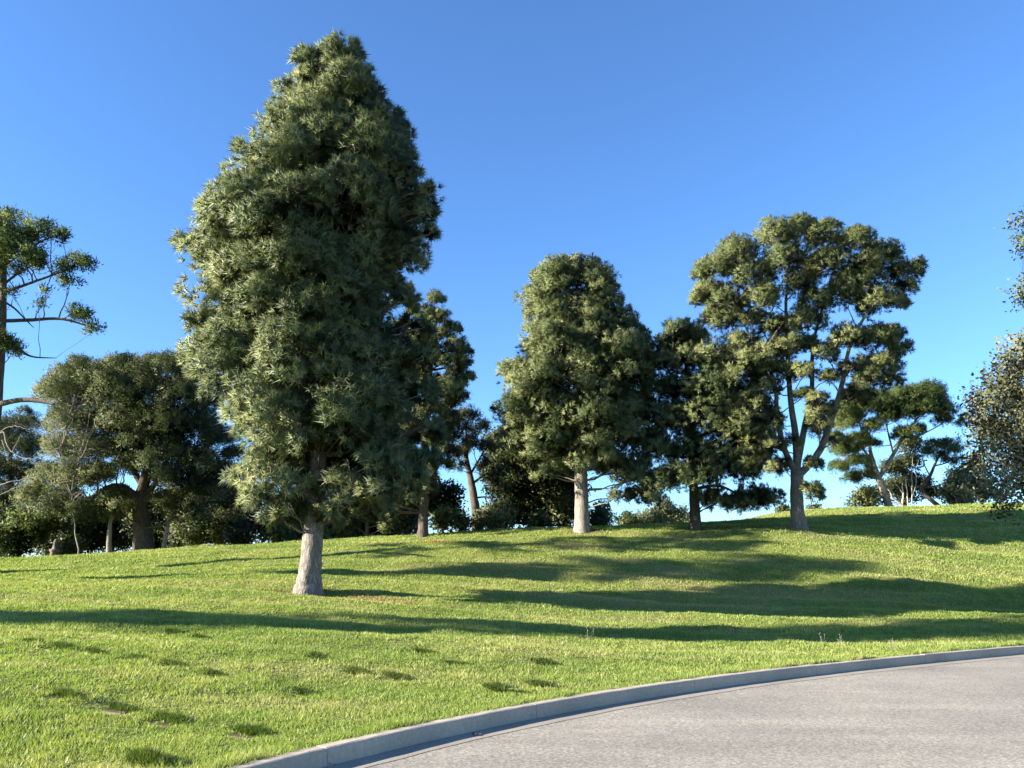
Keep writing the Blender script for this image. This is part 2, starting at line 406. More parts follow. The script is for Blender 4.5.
MARKERS = []      # filled below: (x, y, angle)
def tps(x, y):
    z = sol[n_] + sol[n_ + 1] * x + sol[n_ + 2] * y
    for i in range(n_):
        z = z + sol[i] * _U((x - ctl[i, 0]) ** 2 + (y - ctl[i, 1]) ** 2)
    far = np.clip((np.sqrt(x ** 2 + (y - 40) ** 2) - 75) / 90, 0, 1); far = far * far * (3 - 2 * far)
    return z * (1 - far) + (-3.0) * far

def lawn_z(x, y, sd=None):
    x = np.asarray(x, float); y = np.asarray(y, float)
    if sd is None: sd = kerb_sd(x, y)
    z = tps(x, y)
    lumps = 0.11 * vnoise(x * 0.35, y * 0.5, 3) + 0.075 * vnoise(x * 0.9, y * 1.3, 5) + 0.04 * vnoise(x * 2.2, y * 2.2, 7) + 0.018 * vnoise(x * 6, y * 6, 9)
    # long low terraces along the grave rows
    k = np.clip((y - 9) / 10, 0, 1)
    u = y + 0.10 * x + 1.2 * vnoise(x * 0.08, y * 0.1, 21)
    lumps = lumps + 0.06 * k * np.sin(u * 2 * math.pi / 2.7) + 0.3 * k * vnoise(x * 0.06, u * 0.22, 23)
    for (mx, my) in MARKERS:
        dd = ((x - mx) / 0.17) ** 2 + ((y - my) / 0.15) ** 2
        lumps = lumps - 0.045 * np.exp(-dd)
    b = np.clip(sd / 3.5, 0, 1); b = b * b * (3 - 2 * b)
    zz = (0.125 + 0.02 * vnoise(x * 2, y * 2, 1)) * (1 - b) + (z + lumps) * b
    return zz

def ground_z(x, y):
    sd = kerb_sd(x, y)
    z = lawn_z(x, y, sd)
    road = (sd < 0.10) & (sd > -9.5)
    z = np.where(road, -0.25, z)
    z = np.where(sd <= -9.5, 0.10, z)
    return z

def gz(x, y):
    return float(lawn_z(np.array([x]), np.array([y]))[0])

def hit(px, py):
    """first lawn point on the ray through a pixel"""
    d = ray(px, py); ys = np.arange(4, 75, 0.02)
    p = EYE[None] + d[None] * (ys / d[1])[:, None]
    z = lawn_z(p[:, 0], p[:, 1])
    k = np.argmax(p[:, 2] < z)
    return p[k]
mk_px = [(27, 641, 0), (58, 647, 0), (90, 652, 0), (130, 658, 0), (168, 665, 1), (210, 674, 0), (60, 696, 1), (112, 710, 2), (163, 722, 1), (244, 736, 1),
         (169, 633, 0), (198, 638, 0), (135, 766, 0), (314, 657, 0), (352, 673, 0), (393, 679, 1), (301, 693, 0), (421, 652, 0),
         (453, 664, 0), (493, 693, 0), (535, 687, 0), (540, 664, 0)]
mk_world = []
for (px, py, var) in mk_px:
    p = hit(px, py); mk_world.append((p[0], p[1], var))
MARKERS = [(a, b) for a, b, _ in mk_world]

def axis(fine0, fine1, step, lo, hi, g=1.09):
    a = list(np.arange(fine0, fine1, step)); s = step
    p = a[-1]
    while p < hi: s *= g; p += s; a.append(p)
    s = step; p = a[0]; pre = []
    while p > lo: s *= g; p -= s; pre.append(p)
    return np.array(pre[::-1] + a)
gx = axis(-11, 17, 0.1, -2500, 2500, 1.035)
gy = axis(2.0, 21, 0.1, -900, 4000, 1.022)
X, Y = np.meshgrid(gx, gy)
Z = ground_z(X, Y)
ny, nx = X.shape
idx = np.arange(nx * ny).reshape(ny, nx)
faces = np.stack([idx[:-1, :-1], idx[:-1, 1:], idx[1:, 1:], idx[1:, :-1]], -1).reshape(-1, 4)
lawn = mesh_obj('ground', np.stack([X.ravel(), Y.ravel(), Z.ravel()], 1), faces, M['lawn'], smooth=True)
tag(lawn, 'rolling green lawn rising from the kerb to the tree line', 'lawn', kind='structure')
print('grid', nx, ny)

def ribbon(name, offs, mat, kind=None):
    """extrude a cross section [(offset toward lawn, z)] along the kerb line"""
    vs = []; K = len(offs); n = len(KL)
    for o, z in offs:
        vs.append(np.stack([KL[:, 0] + KN[:, 0] * o, KL[:, 1] + KN[:, 1] * o, np.full(n, z)], 1))
    vs = np.stack(vs, 1)          # n,K,3
    return vs

def ribbon_obj(name, vs, mat, closed=False):
    n, K, _ = vs.shape
    i = np.arange(n * K).reshape(n, K)
    f = np.stack([i[:-1, :-1], i[1:, :-1], i[1:, 1:], i[:-1, 1:]], -1).reshape(-1, 4)
    return mesh_obj(name, vs.reshape(-1, 3), f, mat, smooth=False)

vs = ribbon('road', [(-0.25, 0.0), (-9.3, 0.0)], None)
# asphalt laps unevenly over the gutter pan
wob = 0.05 * vnoise(np.arange(len(KL)) * 0.15 * 0.8, np.zeros(len(KL)), 4) + 0.03 * vnoise(np.arange(len(KL)) * 0.15 * 3, np.zeros(len(KL)), 6)
road = ribbon_obj('road', vs, M['asphalt']); tag(road, 'grey asphalt road curving past the lawn', 'road', kind='structure')
vs = ribbon('gutter', [(0.0, 0.008), (-0.27, 0.004)], None)
vs[:, 1, 0] += KN[:, 0] * wob; vs[:, 1, 1] += KN[:, 1] * wob
g = ribbon_obj('gutter', vs, M['gutter']); tag(g, 'narrow concrete gutter strip at the foot of the kerb', 'gutter', kind='structure')
# kerb in cast lengths with open joints
secs = []; allv = []; allf = []; base = 0
L = 0
rs = random.Random(4)
i0 = 0
while i0 < len(KL) - 2:
    n = rs.choice([19, 20, 21]); i1 = min(i0 + n, len(KL) - 1)
    dz = rs.uniform(-0.003, 0.003)
    pr = [(0.002, -0.1), (0.0, 0.0), (0.012, KH - 0.025), (0.022, KH - 0.006), (0.04, KH), (0.145, KH), (0.152, KH - 0.008), (0.152, -0.1)]
    pts = []
    for i in range(i0, i1 + 1):
        c = KL[i].copy()
        if i == i0: c = c + KT[i] * 0.003
        if i == i1: c = c - KT[i] * 0.003
        w_ = 0.004 * math.sin(i * 0.7) + 0.003 * math.sin(i * 1.9)
        for (o, z) in pr:
            chip = rs.uniform(-0.0012, 0.0012)
            pts.append((c[0] + KN[i, 0] * (o + w_), c[1] + KN[i, 1] * (o + w_), z + (dz + chip if z > 0.05 else 0)))
    K = len(pr); m_ = i1 - i0 + 1
    for a in range(m_ - 1):
        for b in range(K - 1):
            allf.append((base + a * K + b, base + (a + 1) * K + b, base + (a + 1) * K + b + 1, base + a * K + b + 1))
    allf.append(tuple(base + b for b in range(K)))
    allf.append(tuple(base + (m_ - 1) * K + b for b in reversed(range(K))))
    allv += pts; base += len(pts); i0 = i1
kb = mesh_obj('kerb', allv, allf, M['kerb']); tag(kb, 'pale concrete kerb with joints between lawn and road', 'kerb', kind='structure')

# ------------------------------------------------------------------ grave markers (flush slabs)
def marker_shape(root, w_, d_, var):
    def box(cx, cy, cz, sx, sy, sz, bev=0.006):
        v = []; f = []
        rings = [(-sz / 2, 0), (sz / 2 - bev, 0), (sz / 2, bev)]
        for (z, ins) in rings:
            for sxn, syn in ((-1, -1), (1, -1), (1, 1), (-1, 1)):
                v.append((cx + sxn * (sx / 2 - ins), cy + syn * (sy / 2 - ins), cz + z))
        for r_ in range(2):
            for k in range(4):
                f.append((r_ * 4 + k, r_ * 4 + (k + 1) % 4, (r_ + 1) * 4 + (k + 1) % 4, (r_ + 1) * 4 + k))
        f.append((8, 9, 10, 11)); f.append((3, 2, 1, 0))
        return v, f
    v, f = box(0, 0, 0.0, w_, d_, 0.10, 0.008)
    a = mesh_obj('stone_base', v, f, M['granite'], root); a.location = (0, 0, 0)
    v, f = box(0, 0, 0.056, w_ - 0.2, d_ - 0.16, 0.012, 0.004)
    b = mesh_obj('plaque', v, f, M['bronze'], root); b.location = (0, 0, 0)
WHERE = ['far left edge of the upper row', 'second from left in the upper row', 'third from left in the upper row', 'fourth from left in the upper row',
         'fifth in the upper row with a darker tuft behind it', 'right end of the upper row', 'leftmost of the near row, under a big dark tuft', 'in the near row with the longest bare pale edge',
         'third in the near row, left of the kerb corner', 'nearest the kerb in the near row', 'left of the pair just below the shadow band', 'right of the pair just below the shadow band',
         'at the bottom edge under the biggest tuft', 'right below the large pine trunk', 'between the large pine and the kerb, a faint one', 'in the mid lawn with a thin pale front edge',
         'left of mid lawn above the kerb end', 'just under the shadow band right of the pine', 'in a shallow hollow below the shadow band', 'closest to the kerb in the mid lawn',
         'right of the one closest to the kerb', 'rightmost, below the long shadow band']
for n, (x, y, var) in enumerate(mk_world):
    z = gz(x, y)
    r_ = empty('grave_marker', (x, y, z - (0.062 if not var else (0.032 if var == 2 else 0.052))))
    r_.rotation_euler = (0, 0, R(-32 + 6 * math.sin(n * 3)))
    marker_shape(r_, 0.62 if var == 2 else 0.45, 0.28 if var else 0.22, var)
    tag(r_, 'flush grave marker ' + WHERE[n], 'grave marker', 'flat grave markers sunk in the lawn')

# ------------------------------------------------------------------ grass
def grass():
    rng = np.random.default_rng(11)
    n = 1250000
    d = (rng.random(n) * (66 ** 0.42 - 4.6 ** 0.42) + 4.6 ** 0.42) ** (1 / 0.42)
    x = (rng.random(n) * 2 - 1) * 0.76 * (d + 1.0)
    y = d * (1 + 0 * x)
    sd = kerb_sd(x, y)
    keep = sd > 0.135
    x, y, sd = x[keep], y[keep], sd[keep]
    # extra fringe hanging at the kerb back edge
    nf = 45000
    k = rng.integers(120, min(len(KL), 460), nf); off = 0.14 + rng.random(nf) ** 2 * 0.22
    fx_ = KL[k, 0] + KN[k, 0] * off + rng.normal(0, .05, nf); fy_ = KL[k, 1] + KN[k, 1] * off + rng.normal(0, .05, nf)
    s2 = kerb_sd(fx_, fy_); kk = (s2 > 0.13) & (fy_ > 4)
    x = np.concatenate([x, fx_[kk]]); y = np.concatenate([y, fy_[kk]]); sd = np.concatenate([sd, s2[kk]])
    base_n = len(x)
    # long tufts round the markers, tinted dark to paint in the recess shade
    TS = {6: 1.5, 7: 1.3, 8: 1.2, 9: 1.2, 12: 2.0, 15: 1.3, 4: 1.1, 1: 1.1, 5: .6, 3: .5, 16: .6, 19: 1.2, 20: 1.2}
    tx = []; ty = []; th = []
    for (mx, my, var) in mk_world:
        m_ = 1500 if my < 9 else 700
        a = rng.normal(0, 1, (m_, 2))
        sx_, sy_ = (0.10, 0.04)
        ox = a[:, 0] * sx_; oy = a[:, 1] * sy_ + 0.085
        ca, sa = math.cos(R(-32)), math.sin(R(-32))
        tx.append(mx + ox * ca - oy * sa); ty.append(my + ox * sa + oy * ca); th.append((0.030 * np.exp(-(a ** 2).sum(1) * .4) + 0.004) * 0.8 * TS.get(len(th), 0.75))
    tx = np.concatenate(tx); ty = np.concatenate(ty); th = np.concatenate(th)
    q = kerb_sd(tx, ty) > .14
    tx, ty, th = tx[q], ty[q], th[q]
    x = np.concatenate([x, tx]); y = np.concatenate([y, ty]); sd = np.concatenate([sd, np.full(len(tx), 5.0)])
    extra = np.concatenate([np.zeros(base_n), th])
    # clear the slabs
    ok = np.ones(len(x), bool)
    for (mx, my, var) in mk_world:
        ca, sa = math.cos(R(32)), math.sin(R(32))
        lx = (x - mx) * ca - (y - my) * sa; ly = (x - mx) * sa + (y - my) * ca
        ok &= ~((np.abs(lx) < (0.30 if var == 2 else 0.16)) & (np.abs(ly + 0.05) < (0.09 if var else 0.06)) & ((rng.random(len(x)) < 0.93) if var else (rng.random(len(x)) < 0.7)))
    x, y, sd, extra = x[ok], y[ok], sd[ok], extra[ok]
    z = lawn_z(x, y, sd) - 0.004
    n = len(x); d = np.sqrt(x * x + y * y)
    clump = vnoise(x * 3.3, y * 3.3, 31) + 0.7 * vnoise(x * 9, y * 9, 33)
    h = (0.029 + 0.00075 * d) * (0.55 + 0.9 * rng.random(n)) * (1 + 0.9 * clump) + extra * (0.6 + .8 * rng.random(n))
    h = np.where(sd < 0.4, h * 1.5, h)
    wd = (0.0016 + 0.00050 * d) * (0.7 + 0.6 * rng.random(n))
    az = rng.random(n) * 2 * math.pi; lean = rng.normal(0, 0.42, (n, 2))
    bx = np.cos(az) * wd; by = np.sin(az) * wd
    v0 = np.stack([x - bx, y - by, z], 1); v1 = np.stack([x + bx, y + by, z], 1)
    v2 = np.stack([x + lean[:, 0] * h, y + lean[:, 1] * h, z + h], 1)
    V = np.stack([v0, v1, v2], 1).reshape(-1, 3)
    Fc = np.arange(3 * n).reshape(-1, 3)
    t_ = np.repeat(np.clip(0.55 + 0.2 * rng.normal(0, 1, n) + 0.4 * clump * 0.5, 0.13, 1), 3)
    t_[np.repeat(extra > 0, 3)] *= 0.08  # shade of the marker recesses put into the tuft blade colour
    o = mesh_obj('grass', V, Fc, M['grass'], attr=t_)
    tag(o, 'short mown green grass covering the whole lawn', 'grass', kind='stuff')
    print('blades', n)
grass()

# ------------------------------------------------------------------ trees
def tube(pts, rad, sides=8, rough=0.0, rng=None, flare=None, cap=True):
    pts = np.array(pts, float); rad = np.array(rad, float)
    n = len(pts)
    T = np.gradient(pts, axis=0); T /= np.maximum(np.linalg.norm(T, axis=1), 1e-9)[:, None]
    ref = np.array([0.0, 1.0, 0.0])
    u = np.cross(T, ref); bad = np.linalg.norm(u, axis=1) < 1e-3; u[bad] = (1, 0, 0)
    u /= np.linalg.norm(u, axis=1)[:, None]; v = np.cross(T, u)
    a = np.arange(sides) * 2 * math.pi / sides
    r_ = rad[:, None] * np.ones((1, sides))
    if rough and rng is not None:
        r_ = r_ * (1 + rough * rng.normal(0, 1, (n, sides)))
    if flare is not None:
        r_ = r_ * flare
    V = pts[:, None] + (np.cos(a)[None, :, None] * u[:, None] + np.sin(a)[None, :, None] * v[:, None]) * r_[:, :, None]
    i = np.arange(n * sides).reshape(n, sides)
    j = np.roll(i, -1, axis=1)
    Fq = np.stack([i[:-1], i[1:], j[1:], j[:-1]], -1).reshape(-1, 4)
    return V.reshape(-1, 3), Fq

class Acc:
    def __init__(s): s.v = []; s.f = []; s.n = 0
    def add(s, vf):
        v, f = vf; s.v.append(v); s.f.append(f + s.n); s.n += len(v)
    def build(s, name, mat, parent):
        return mesh_obj(name, np.concatenate(s.v), np.concatenate(s.f), mat, parent, smooth=True)

def bez(a, b, n, sag=0.0, rng=None, jit=0.0):
    a = np.array(a, float); b = np.array(b, float); t_ = np.linspace(0, 1, n)[:, None]
    p = a + (b - a) * t_
    p[:, 2] += sag * np.sin(t_[:, 0] * math.pi)
    if rng is not None and jit: p[1:-1] += rng.normal(0, jit, (n - 2, 3))
    return p

def smooth_poly(pts, rads, n):
    pts = np.array(pts, float); k = len(pts); s = np.linspace(0, k - 1, n)
    # Catmull-Rom
    out = []
    for q in s:
        i = min(int(q), k - 2); f = q - i
        p0 = pts[max(i - 1, 0)]; p1 = pts[i]; p2 = pts[i + 1]; p3 = pts[min(i + 2, k - 1)]
        out.append(0.5 * ((2 * p1) + (-p0 + p2) * f + (2 * p0 - 5 * p1 + 4 * p2 - p3) * f * f + (-p0 + 3 * p1 - 3 * p2 + p3) * f ** 3))
    return np.array(out), np.interp(s, np.arange(k), rads)

def sprays(c, dirs, K, L, wd, rng, jitter=0.0, spread=1.0, droop=0.0, tint=None, quad=False):
    """K thin blades per tuft"""
    n = len(c)
    a = rng.normal(0, 1, (n, K, 3)); a /= np.linalg.norm(a, axis=2)[:, :, None]
    D = dirs[:, None] * (1.0 / max(spread, 1e-3)) + a
    D[:, :, 2] -= droop
    D /= np.linalg.norm(D, axis=2)[:, :, None]
    ln = L * (0.65 + 0.6 * rng.random((n, K, 1)))
    o = c[:, None] + (rng.normal(0, 1, (n, K, 3)) * jitter if jitter else 0)
    b = np.cross(D, rng.normal(0, 1, (n, K, 3))); b /= np.maximum(np.linalg.norm(b, axis=2), 1e-6)[:, :, None]
    b *= wd * (0.7 + 0.6 * rng.random((n, K, 1)))
    tip = o + D * ln
    if quad:
        mid = o + D * ln * 0.5
        V = np.stack([o + 0 * b, mid - b, tip, mid + b], 2)
        nvp = 4
    else:
        V = np.stack([o - b, o + b, tip], 2); nvp = 3
    V = V.reshape(-1, 3); Fc = np.arange(len(V)).reshape(-1, nvp)
    t_ = np.repeat(np.clip((tint[:, None] + rng.normal(0, .1, (n, K))), 0, 1).ravel(), nvp)
    nr = dirs[:, None] * 1.2 + D * 0.4
    nr = np.repeat(nr.reshape(-1, 3), nvp, axis=0)
    return V, Fc, t_, nr

STY = {
    # needle/leaf styles:      tufts per m2 of lobe shell
    'long':  dict(den=19.0, K=26, L=0.24, w=0.0130, jit=0.03, spread=1.0, droop=0.22, quad=False, up=0.2),
    'mid':   dict(den=16.0, K=18, L=0.20, w=0.0190, jit=0.05, spread=1.0, droop=0.05, quad=False, up=0.3),
    'short': dict(den=12.0, K=16, L=0.18, w=0.0230, jit=0.10, spread=1.2, droop=0.0, quad=False, up=0.5),
    'leaf':  dict(den=8.0, K=16, L=0.12, w=0.030, jit=0.16, spread=1.5, droop=0.2, quad=True, up=0.1),
    'farleaf': dict(den=6.0, K=16, L=0.24, w=0.060, jit=0.22, spread=1.5, droop=0.0, quad=True, up=0.3),
}

def crown_mesh(root, lobes, sty, mat, rng, name='crown', dmul=1.0):
    s = STY[sty]; cs = []; ds = []; ts = []
    for (c, r3) in lobes:
        r3 = np.array(r3); A_ = 4 * math.pi * ((r3[0] * r3[1] + r3[0] * r3[2] + r3[1] * r3[2]) / 3)
        n = max(4, int(A_ * s['den'] * dmul))
        # sub-clumps on the lobe so its outline is broken
        nk = max(4, int(A_ * 1.1))
        sub = rng.normal(0, 1, (nk, 3)); sub /= np.linalg.norm(sub, axis=1)[:, None]
        sub[:, 2] = np.where(sub[:, 2] < -0.35, sub[:, 2] * -0.5, sub[:, 2])
        w_ = rng.integers(0, nk, n)
        q = sub[w_] * (0.86 + 0.14 * rng.random((n, 1))) + rng.normal(0, 0.29, (n, 3))
        rr = np.linalg.norm(q, axis=1)
        q = q * (np.minimum(rr, 1.28) / rr)[:, None]
        dirn = q / np.maximum(np.linalg.norm(q, axis=1), .05)[:, None]
        dirn[:, 2] += s['up']; dirn /= np.linalg.norm(dirn, axis=1)[:, None]
        cs.append(np.array(c) + q * r3); ds.append(dirn)
        base_t = 0.5 + rng.normal(0, 0.15)
        ts.append(np.clip(base_t + rng.normal(0, 0.12, n) + 0.14 * rng.normal(0, 1, nk)[w_], 0, 1))
    cs = np.concatenate(cs); ds = np.concatenate(ds); ts = np.concatenate(ts)
    V, Fc, t_, nr = sprays(cs, ds, s['K'], s['L'], s['w'], rng, s['jit'], s['spread'], s['droop'], ts, s['quad'])
    o = mesh_obj(name, V, Fc, mat, root, attr=t_, nrm=nr)
    print(name, root.name, 'tufts', len(cs), 'faces', len(Fc))
    return o

def trunk_flare(n, sides, rng, amt, zs):
    a = np.arange(sides) * 2 * math.pi / sides
    ridge = 1 + 0.0 * a
    ph = rng.random() * 6
    lob = 0.5 + 0.5 * np.sin(a * 5 + ph) * np.sin(a * 2 + ph * 2)
    e = np.exp(-zs / 0.35)[:, None]
    return 1 + amt * e * (0.45 + 0.9 * lob[None]) + 0.03 * rng.normal(0, 1, (n, sides))

def trunk_to(acc, pts, rads, rng, n=16, sides=10, flare=0.0):
    p, r_ = smooth_poly(pts, rads, n)
    fl = None
    if flare: fl = trunk_flare(n, sides, rng, flare, p[:, 2] - p[0, 2])
    acc.add(tube(p, r_, sides, 0.03, rng, fl))
    return p, r_

def nearest_on(paths, c, below=0.6):
    """attachment point on trunk/limb paths for a lobe centre: near, and preferably a bit below it"""
    best = None
    for p, r_ in paths:
        dd = np.linalg.norm((p - c) * np.array([1, 1, 1.0]) + np.array([0, 0, below]), axis=1)
        j = int(np.argmin(dd))
        if best is None or dd[j] < best[0]: best = (dd[j], p[j], r_[j])
    return best

def add_twigs(acc, paths, lobes, rng, rmul=1.0, sub=True):
    for (c, r3) in lobes:
        c = np.array(c); d_, a, ra = nearest_on(paths, c)
        rb = min(ra * 0.55, 0.02 + 0.012 * d_) * rmul
        p = bez(a, c, 6, sag=-0.04 * d_, rng=rng, jit=0.03 * d_ ** .5)
        acc.add(tube(p, np.linspace(rb, rb * 0.35, 6), 5))
        if sub:
            for k in range(4):
                q = rng.normal(0, 1, 3); q /= np.linalg.norm(q); q[2] = abs(q[2]) * .7
                st = p[3 + (k % 3)]
                acc.add(tube(bez(st, c + q * np.array(r3) * 0.8, 4, 0, rng, .03), [rb * .4, rb * .3, rb * .22, rb * .12], 4))

def profile_lobes(bx, by, D, prof, n, rng, r0=0.45, rk=0.16, depthf=0.95, inner=0.35, flat=0.75, top=0.25):
    """lobes inside a crown outline: rows (py, xl, xr) measured at depth D"""
    rows = []
    for (py, xl, xr) in prof:
        a = P(xl, py, D); b = P(xr, py, D); rows.append((a[2], a[0], b[0]))
    rows.sort(); rows = np.array(rows)
    zmin, zmax = rows[0, 0], rows[-1, 0]
    out = []; tries = 0
    zs = np.linspace(zmin, zmax, 200)
    wgt = np.interp(zs, rows[:, 0], rows[:, 2] - rows[:, 1]); cdf = np.cumsum(wgt) / wgt.sum()
    ga = 2.399963; k = 0; sd_ = int(rng.integers(1, 999))
    for i in range(n):
        u = (i + rng.random()) / n
        z = np.interp(u, cdf, zs)
        xl = np.interp(z, rows[:, 0], rows[:, 1]); xr = np.interp(z, rows[:, 0], rows[:, 2])
        xc = (xl + xr) / 2; hw = (xr - xl) / 2
        phi = i * ga + rng.normal(0, .3)
        rl = r0 * (0.75 + 0.5 * rng.random()) + rk * hw * (0.7 + .6 * rng.random())
        rl = min(rl, max(hw * 0.75, 0.3))
        bulge = float(vnoise(np.array([math.cos(phi) * 1.3 + 7]), np.array([z * 0.55 + math.sin(phi) * 1.3]), sd_)[0])
        rho = (1.0 - (inner * rng.random() ** 1.6)) * (0.93 + 0.38 * min(bulge, 0.22))
        ax = hw - rl * 0.95; ay = hw * depthf - rl * 0.95
        x = xc + math.cos(phi) * max(ax, 0) * rho; y = by + math.sin(phi) * max(ay, 0) * rho
        out.append((np.array([x, y, min(z, zmax - rl * flat - top)]), (rl, rl, rl * flat)))
    return out

def px_lobes(D, lst, rng, depth=2.5, copies=2, flat=0.8, cx=None, halfw=None):
    out = []
    for it in lst:
        px, py, r_ = it[:3]
        dd = it[3] if len(it) > 3 else None
        sc = D / (_cp * F) * 0.97
        offs = [dd] if dd is not None else []
        if dd is None:
            lim = depth
            if cx is not None:
                lim = depth * math.sqrt(max(0.08, 1 - ((px - cx) / (halfw * 1.05)) ** 2))
            if copies == 1: offs = [rng.uniform(-lim, lim)]
            else: offs = [(-1 + 2 * (k + rng.random() * .8) / copies) * lim for k in range(copies)]
        for o in offs:
            c = P(px + rng.normal(0, 1.0), py + rng.normal(0, 1.0), D + o)
            rr = r_ * sc * rng.uniform(0.90, 1.20)
            out.append((c, (rr, rr, rr * min(flat + 0.1, 0.95))))
    return out

def base_of(px, py, D):
    p = P(px, py, D); return np.array([p[0], p[1], gz(p[0], p[1])])

def new_tree(name, b, label, cat, group=None):
    r_ = empty(name, b); tag(r_, label, cat, group); return r_

# ---- 1. the big pine
def big_pine():
    rng = np.random.default_rng(1)
    D = 24.5; b = base_of(308, 588, D)
    root = new_tree('pine_tree', b, 'tallest pine with long shaggy needles and pale thick trunk, left of centre on the lawn', 'pine tree', 'lawn pines')
    prof = [(37, 332, 350), (50, 312, 362), (70, 292, 378), (100, 280, 396), (120, 272, 408), (150, 262, 424), (180, 244, 434), (205, 218, 436), (230, 194, 430),
            (262, 180, 420), (282, 192, 412), (305, 190, 410), (325, 188, 412), (350, 190, 420), (380, 190, 428), (410, 204, 430), (440, 222, 430),
            (462, 230, 426), (490, 240, 412), (510, 246, 392)]
    lobes = profile_lobes(b[0], b[1], D, prof, 265, rng, r0=0.42, rk=0.14, inner=0.4, top=0.45)
    zc = P(308, 450, D)[2]
    lobes = [l for l in lobes if not (l[0][2] < zc and abs(l[0][0] - b[0] - .1) < l[1][0] - .05 and l[0][1] < b[1] + .3)]
    # hanging skirt either side of the trunk and single limbs seen apart in the outline
    lobes += px_lobes(D, [(262, 500, 15), (275, 515, 13), (290, 510, 12), (330, 512, 12), (345, 505, 14), (262, 470, 16), (350, 480, 17), (380, 490, 17), (395, 470, 18),
                          (240, 480, 10), (404, 302, 11), (414, 330, 13), (424, 358, 14), (420, 396, 15), (428, 430, 14), (424, 460, 13), (408, 480, 12), (404, 360, 14), (425, 215, 12), (428, 195, 11), (430, 235, 10), (188, 245, 12), (197, 325, 11), (400, 250, 12), (246, 150, 9), (282, 86, 8), (338, 56, 7), (334, 48, 5)], rng, 1.2, 2)
    acc = Acc()
    top = P(338, 60, D); zt = top[2]
    pts = [b + (0, 0, -0.15), b + (0, 0, 0.12), b + (0.03, 0, 0.6), b + (0.06, 0, 1.8), b + (0.1, 0.05, 4.5), b + (0.15, 0, 9.0), b + (0.1, 0, 14.0), np.array([b[0] + .1, b[1], zt])]
    p, r_ = trunk_to(acc, pts, [0.42, 0.37, 0.325, 0.30, 0.26, 0.19, 0.10, 0.03], rng, 44, 26, flare=0.34)
    add_twigs(acc, [(p[6:], r_[6:])], lobes, rng)
    # a few dead stubs low on the stem
    for k in range(7):
        z = 2.0 + k * 0.45; a = rng.random() * 6.28
        acc.add(tube(bez(b + (0, 0, z), b + (math.cos(a) * 1.2, math.sin(a) * 1.2, z + .2), 5, .05, rng, .04), [.04, .035, .03, .02, .01], 5))
    acc.build('trunk', M['bark'], root)
    crown_mesh(root, lobes, 'long', M['pine'], rng)
big_pine()

# ---- 2. centre pine
def centre_pine():
    rng = np.random.default_rng(2)
    D = 43; b = base_of(582, 530, D)
    root = new_tree('pine_tree', b, 'dense rounded pine with pale straight trunk in the middle of the row', 'pine tree', 'lawn pines')
    prof = [(259, 560, 606), (268, 530, 614), (285, 514, 622), (300, 514, 634), (315, 518, 642), (328, 516, 647), (345, 508, 654), (365, 503, 657), (385, 493, 652),
            (405, 492, 650), (425, 490, 650), (442, 496, 648), (455, 512, 644), (468, 530, 640)]
    lobes = profile_lobes(b[0], b[1], D, prof, 175, rng, r0=0.6, rk=0.09, inner=0.5, flat=0.7, depthf=0.85)
    lobes += px_lobes(D, [(545, 472, 9), (560, 462, 12), (600, 462, 12), (630, 480, 14), (640, 465, 12), (612, 470, 10), (620, 495, 9), (640, 350, 12), (645, 372, 12)], rng, 1.5, 2)
    acc = Acc()
    zt = P(590, 275, D)[2]
    pts = [b + (0, 0, -.2), b + (0, 0, .3), b + (0, 0, 3), b + (-.1, 0, 7), b + (-.2, 0, 11), np.array([b[0] + .1, b[1], zt])]
    p, r_ = trunk_to(acc, pts, [.46, .40, .36, .25, .16, .03], rng, 30, 14, flare=0.3)
    add_twigs(acc, [(p[8:], r_[8:])], lobes, rng)
    acc.build('trunk', M['bark_pale'], root)
    crown_mesh(root, lobes, 'mid', M['pine_far'], rng)
centre_pine()

# ---- 3. the low dark pine
def low_pine():
    rng = np.random.default_rng(3)
    D = 44; b = base_of(696, 531, D)
    root = new_tree('pine_tree', b, 'shorter dark pine with low sweeping branches left of the forked pine', 'pine tree', 'lawn pines')
    L = [(682, 330, 12), (672, 342, 13), (694, 342, 14), (664, 365, 15), (688, 362, 16), (704, 365, 12), (656, 392, 15), (682, 392, 18), (708, 388, 18), (650, 416, 14), (676, 424, 20), (704, 420, 22),
         (734, 436, 19), (722, 408, 16), (750, 428, 14), (752, 452, 16), (634, 404, 11), (640, 440, 12), (636, 476, 11), (660, 454, 17), (690, 456, 19), (722, 460, 19), (744, 470, 13),
         (700, 480, 15), (660, 486, 13), (678, 478, 13), (640, 496, 9), (655, 500, 8), (735, 504, 10), (752, 501, 14), (766, 499, 11), (718, 500, 10), (706, 498, 8)]
    lobes = px_lobes(D, L, rng, 2.8, 3, 0.78, 695, 70)
    acc = Acc()
    pts = [b + (0, 0, -.2), b + (0, 0, .3), P(694, 495, D), P(692, 440, D), P(688, 390, D), P(683, 338, D)]
    p, r_ = trunk_to(acc, pts, [.36, .31, .27, .2, .12, .03], rng, 28, 12, flare=0.3)
    paths = [(p[5:], r_[5:])]
    for q in ([(693, 478), (670, 484), (640, 492)], [(692, 490), (720, 486), (750, 502)], [(692, 440), (720, 430), (745, 440)], [(691, 455), (660, 440), (640, 435)], [(692, 450), (720, 440), (735, 430)]):
        pp, rr = smooth_poly([P(a, c, D + rng.uniform(-.3, .3)) for a, c in q], [.12, .08, .03], 9)
        acc.add(tube(pp, rr, 6)); paths.append((pp, rr))
    add_twigs(acc, paths, lobes, rng)
    acc.build('trunk', M['bark_dark'], root)
    crown_mesh(root, lobes, 'mid', M['pine_far'], rng)
low_pine()

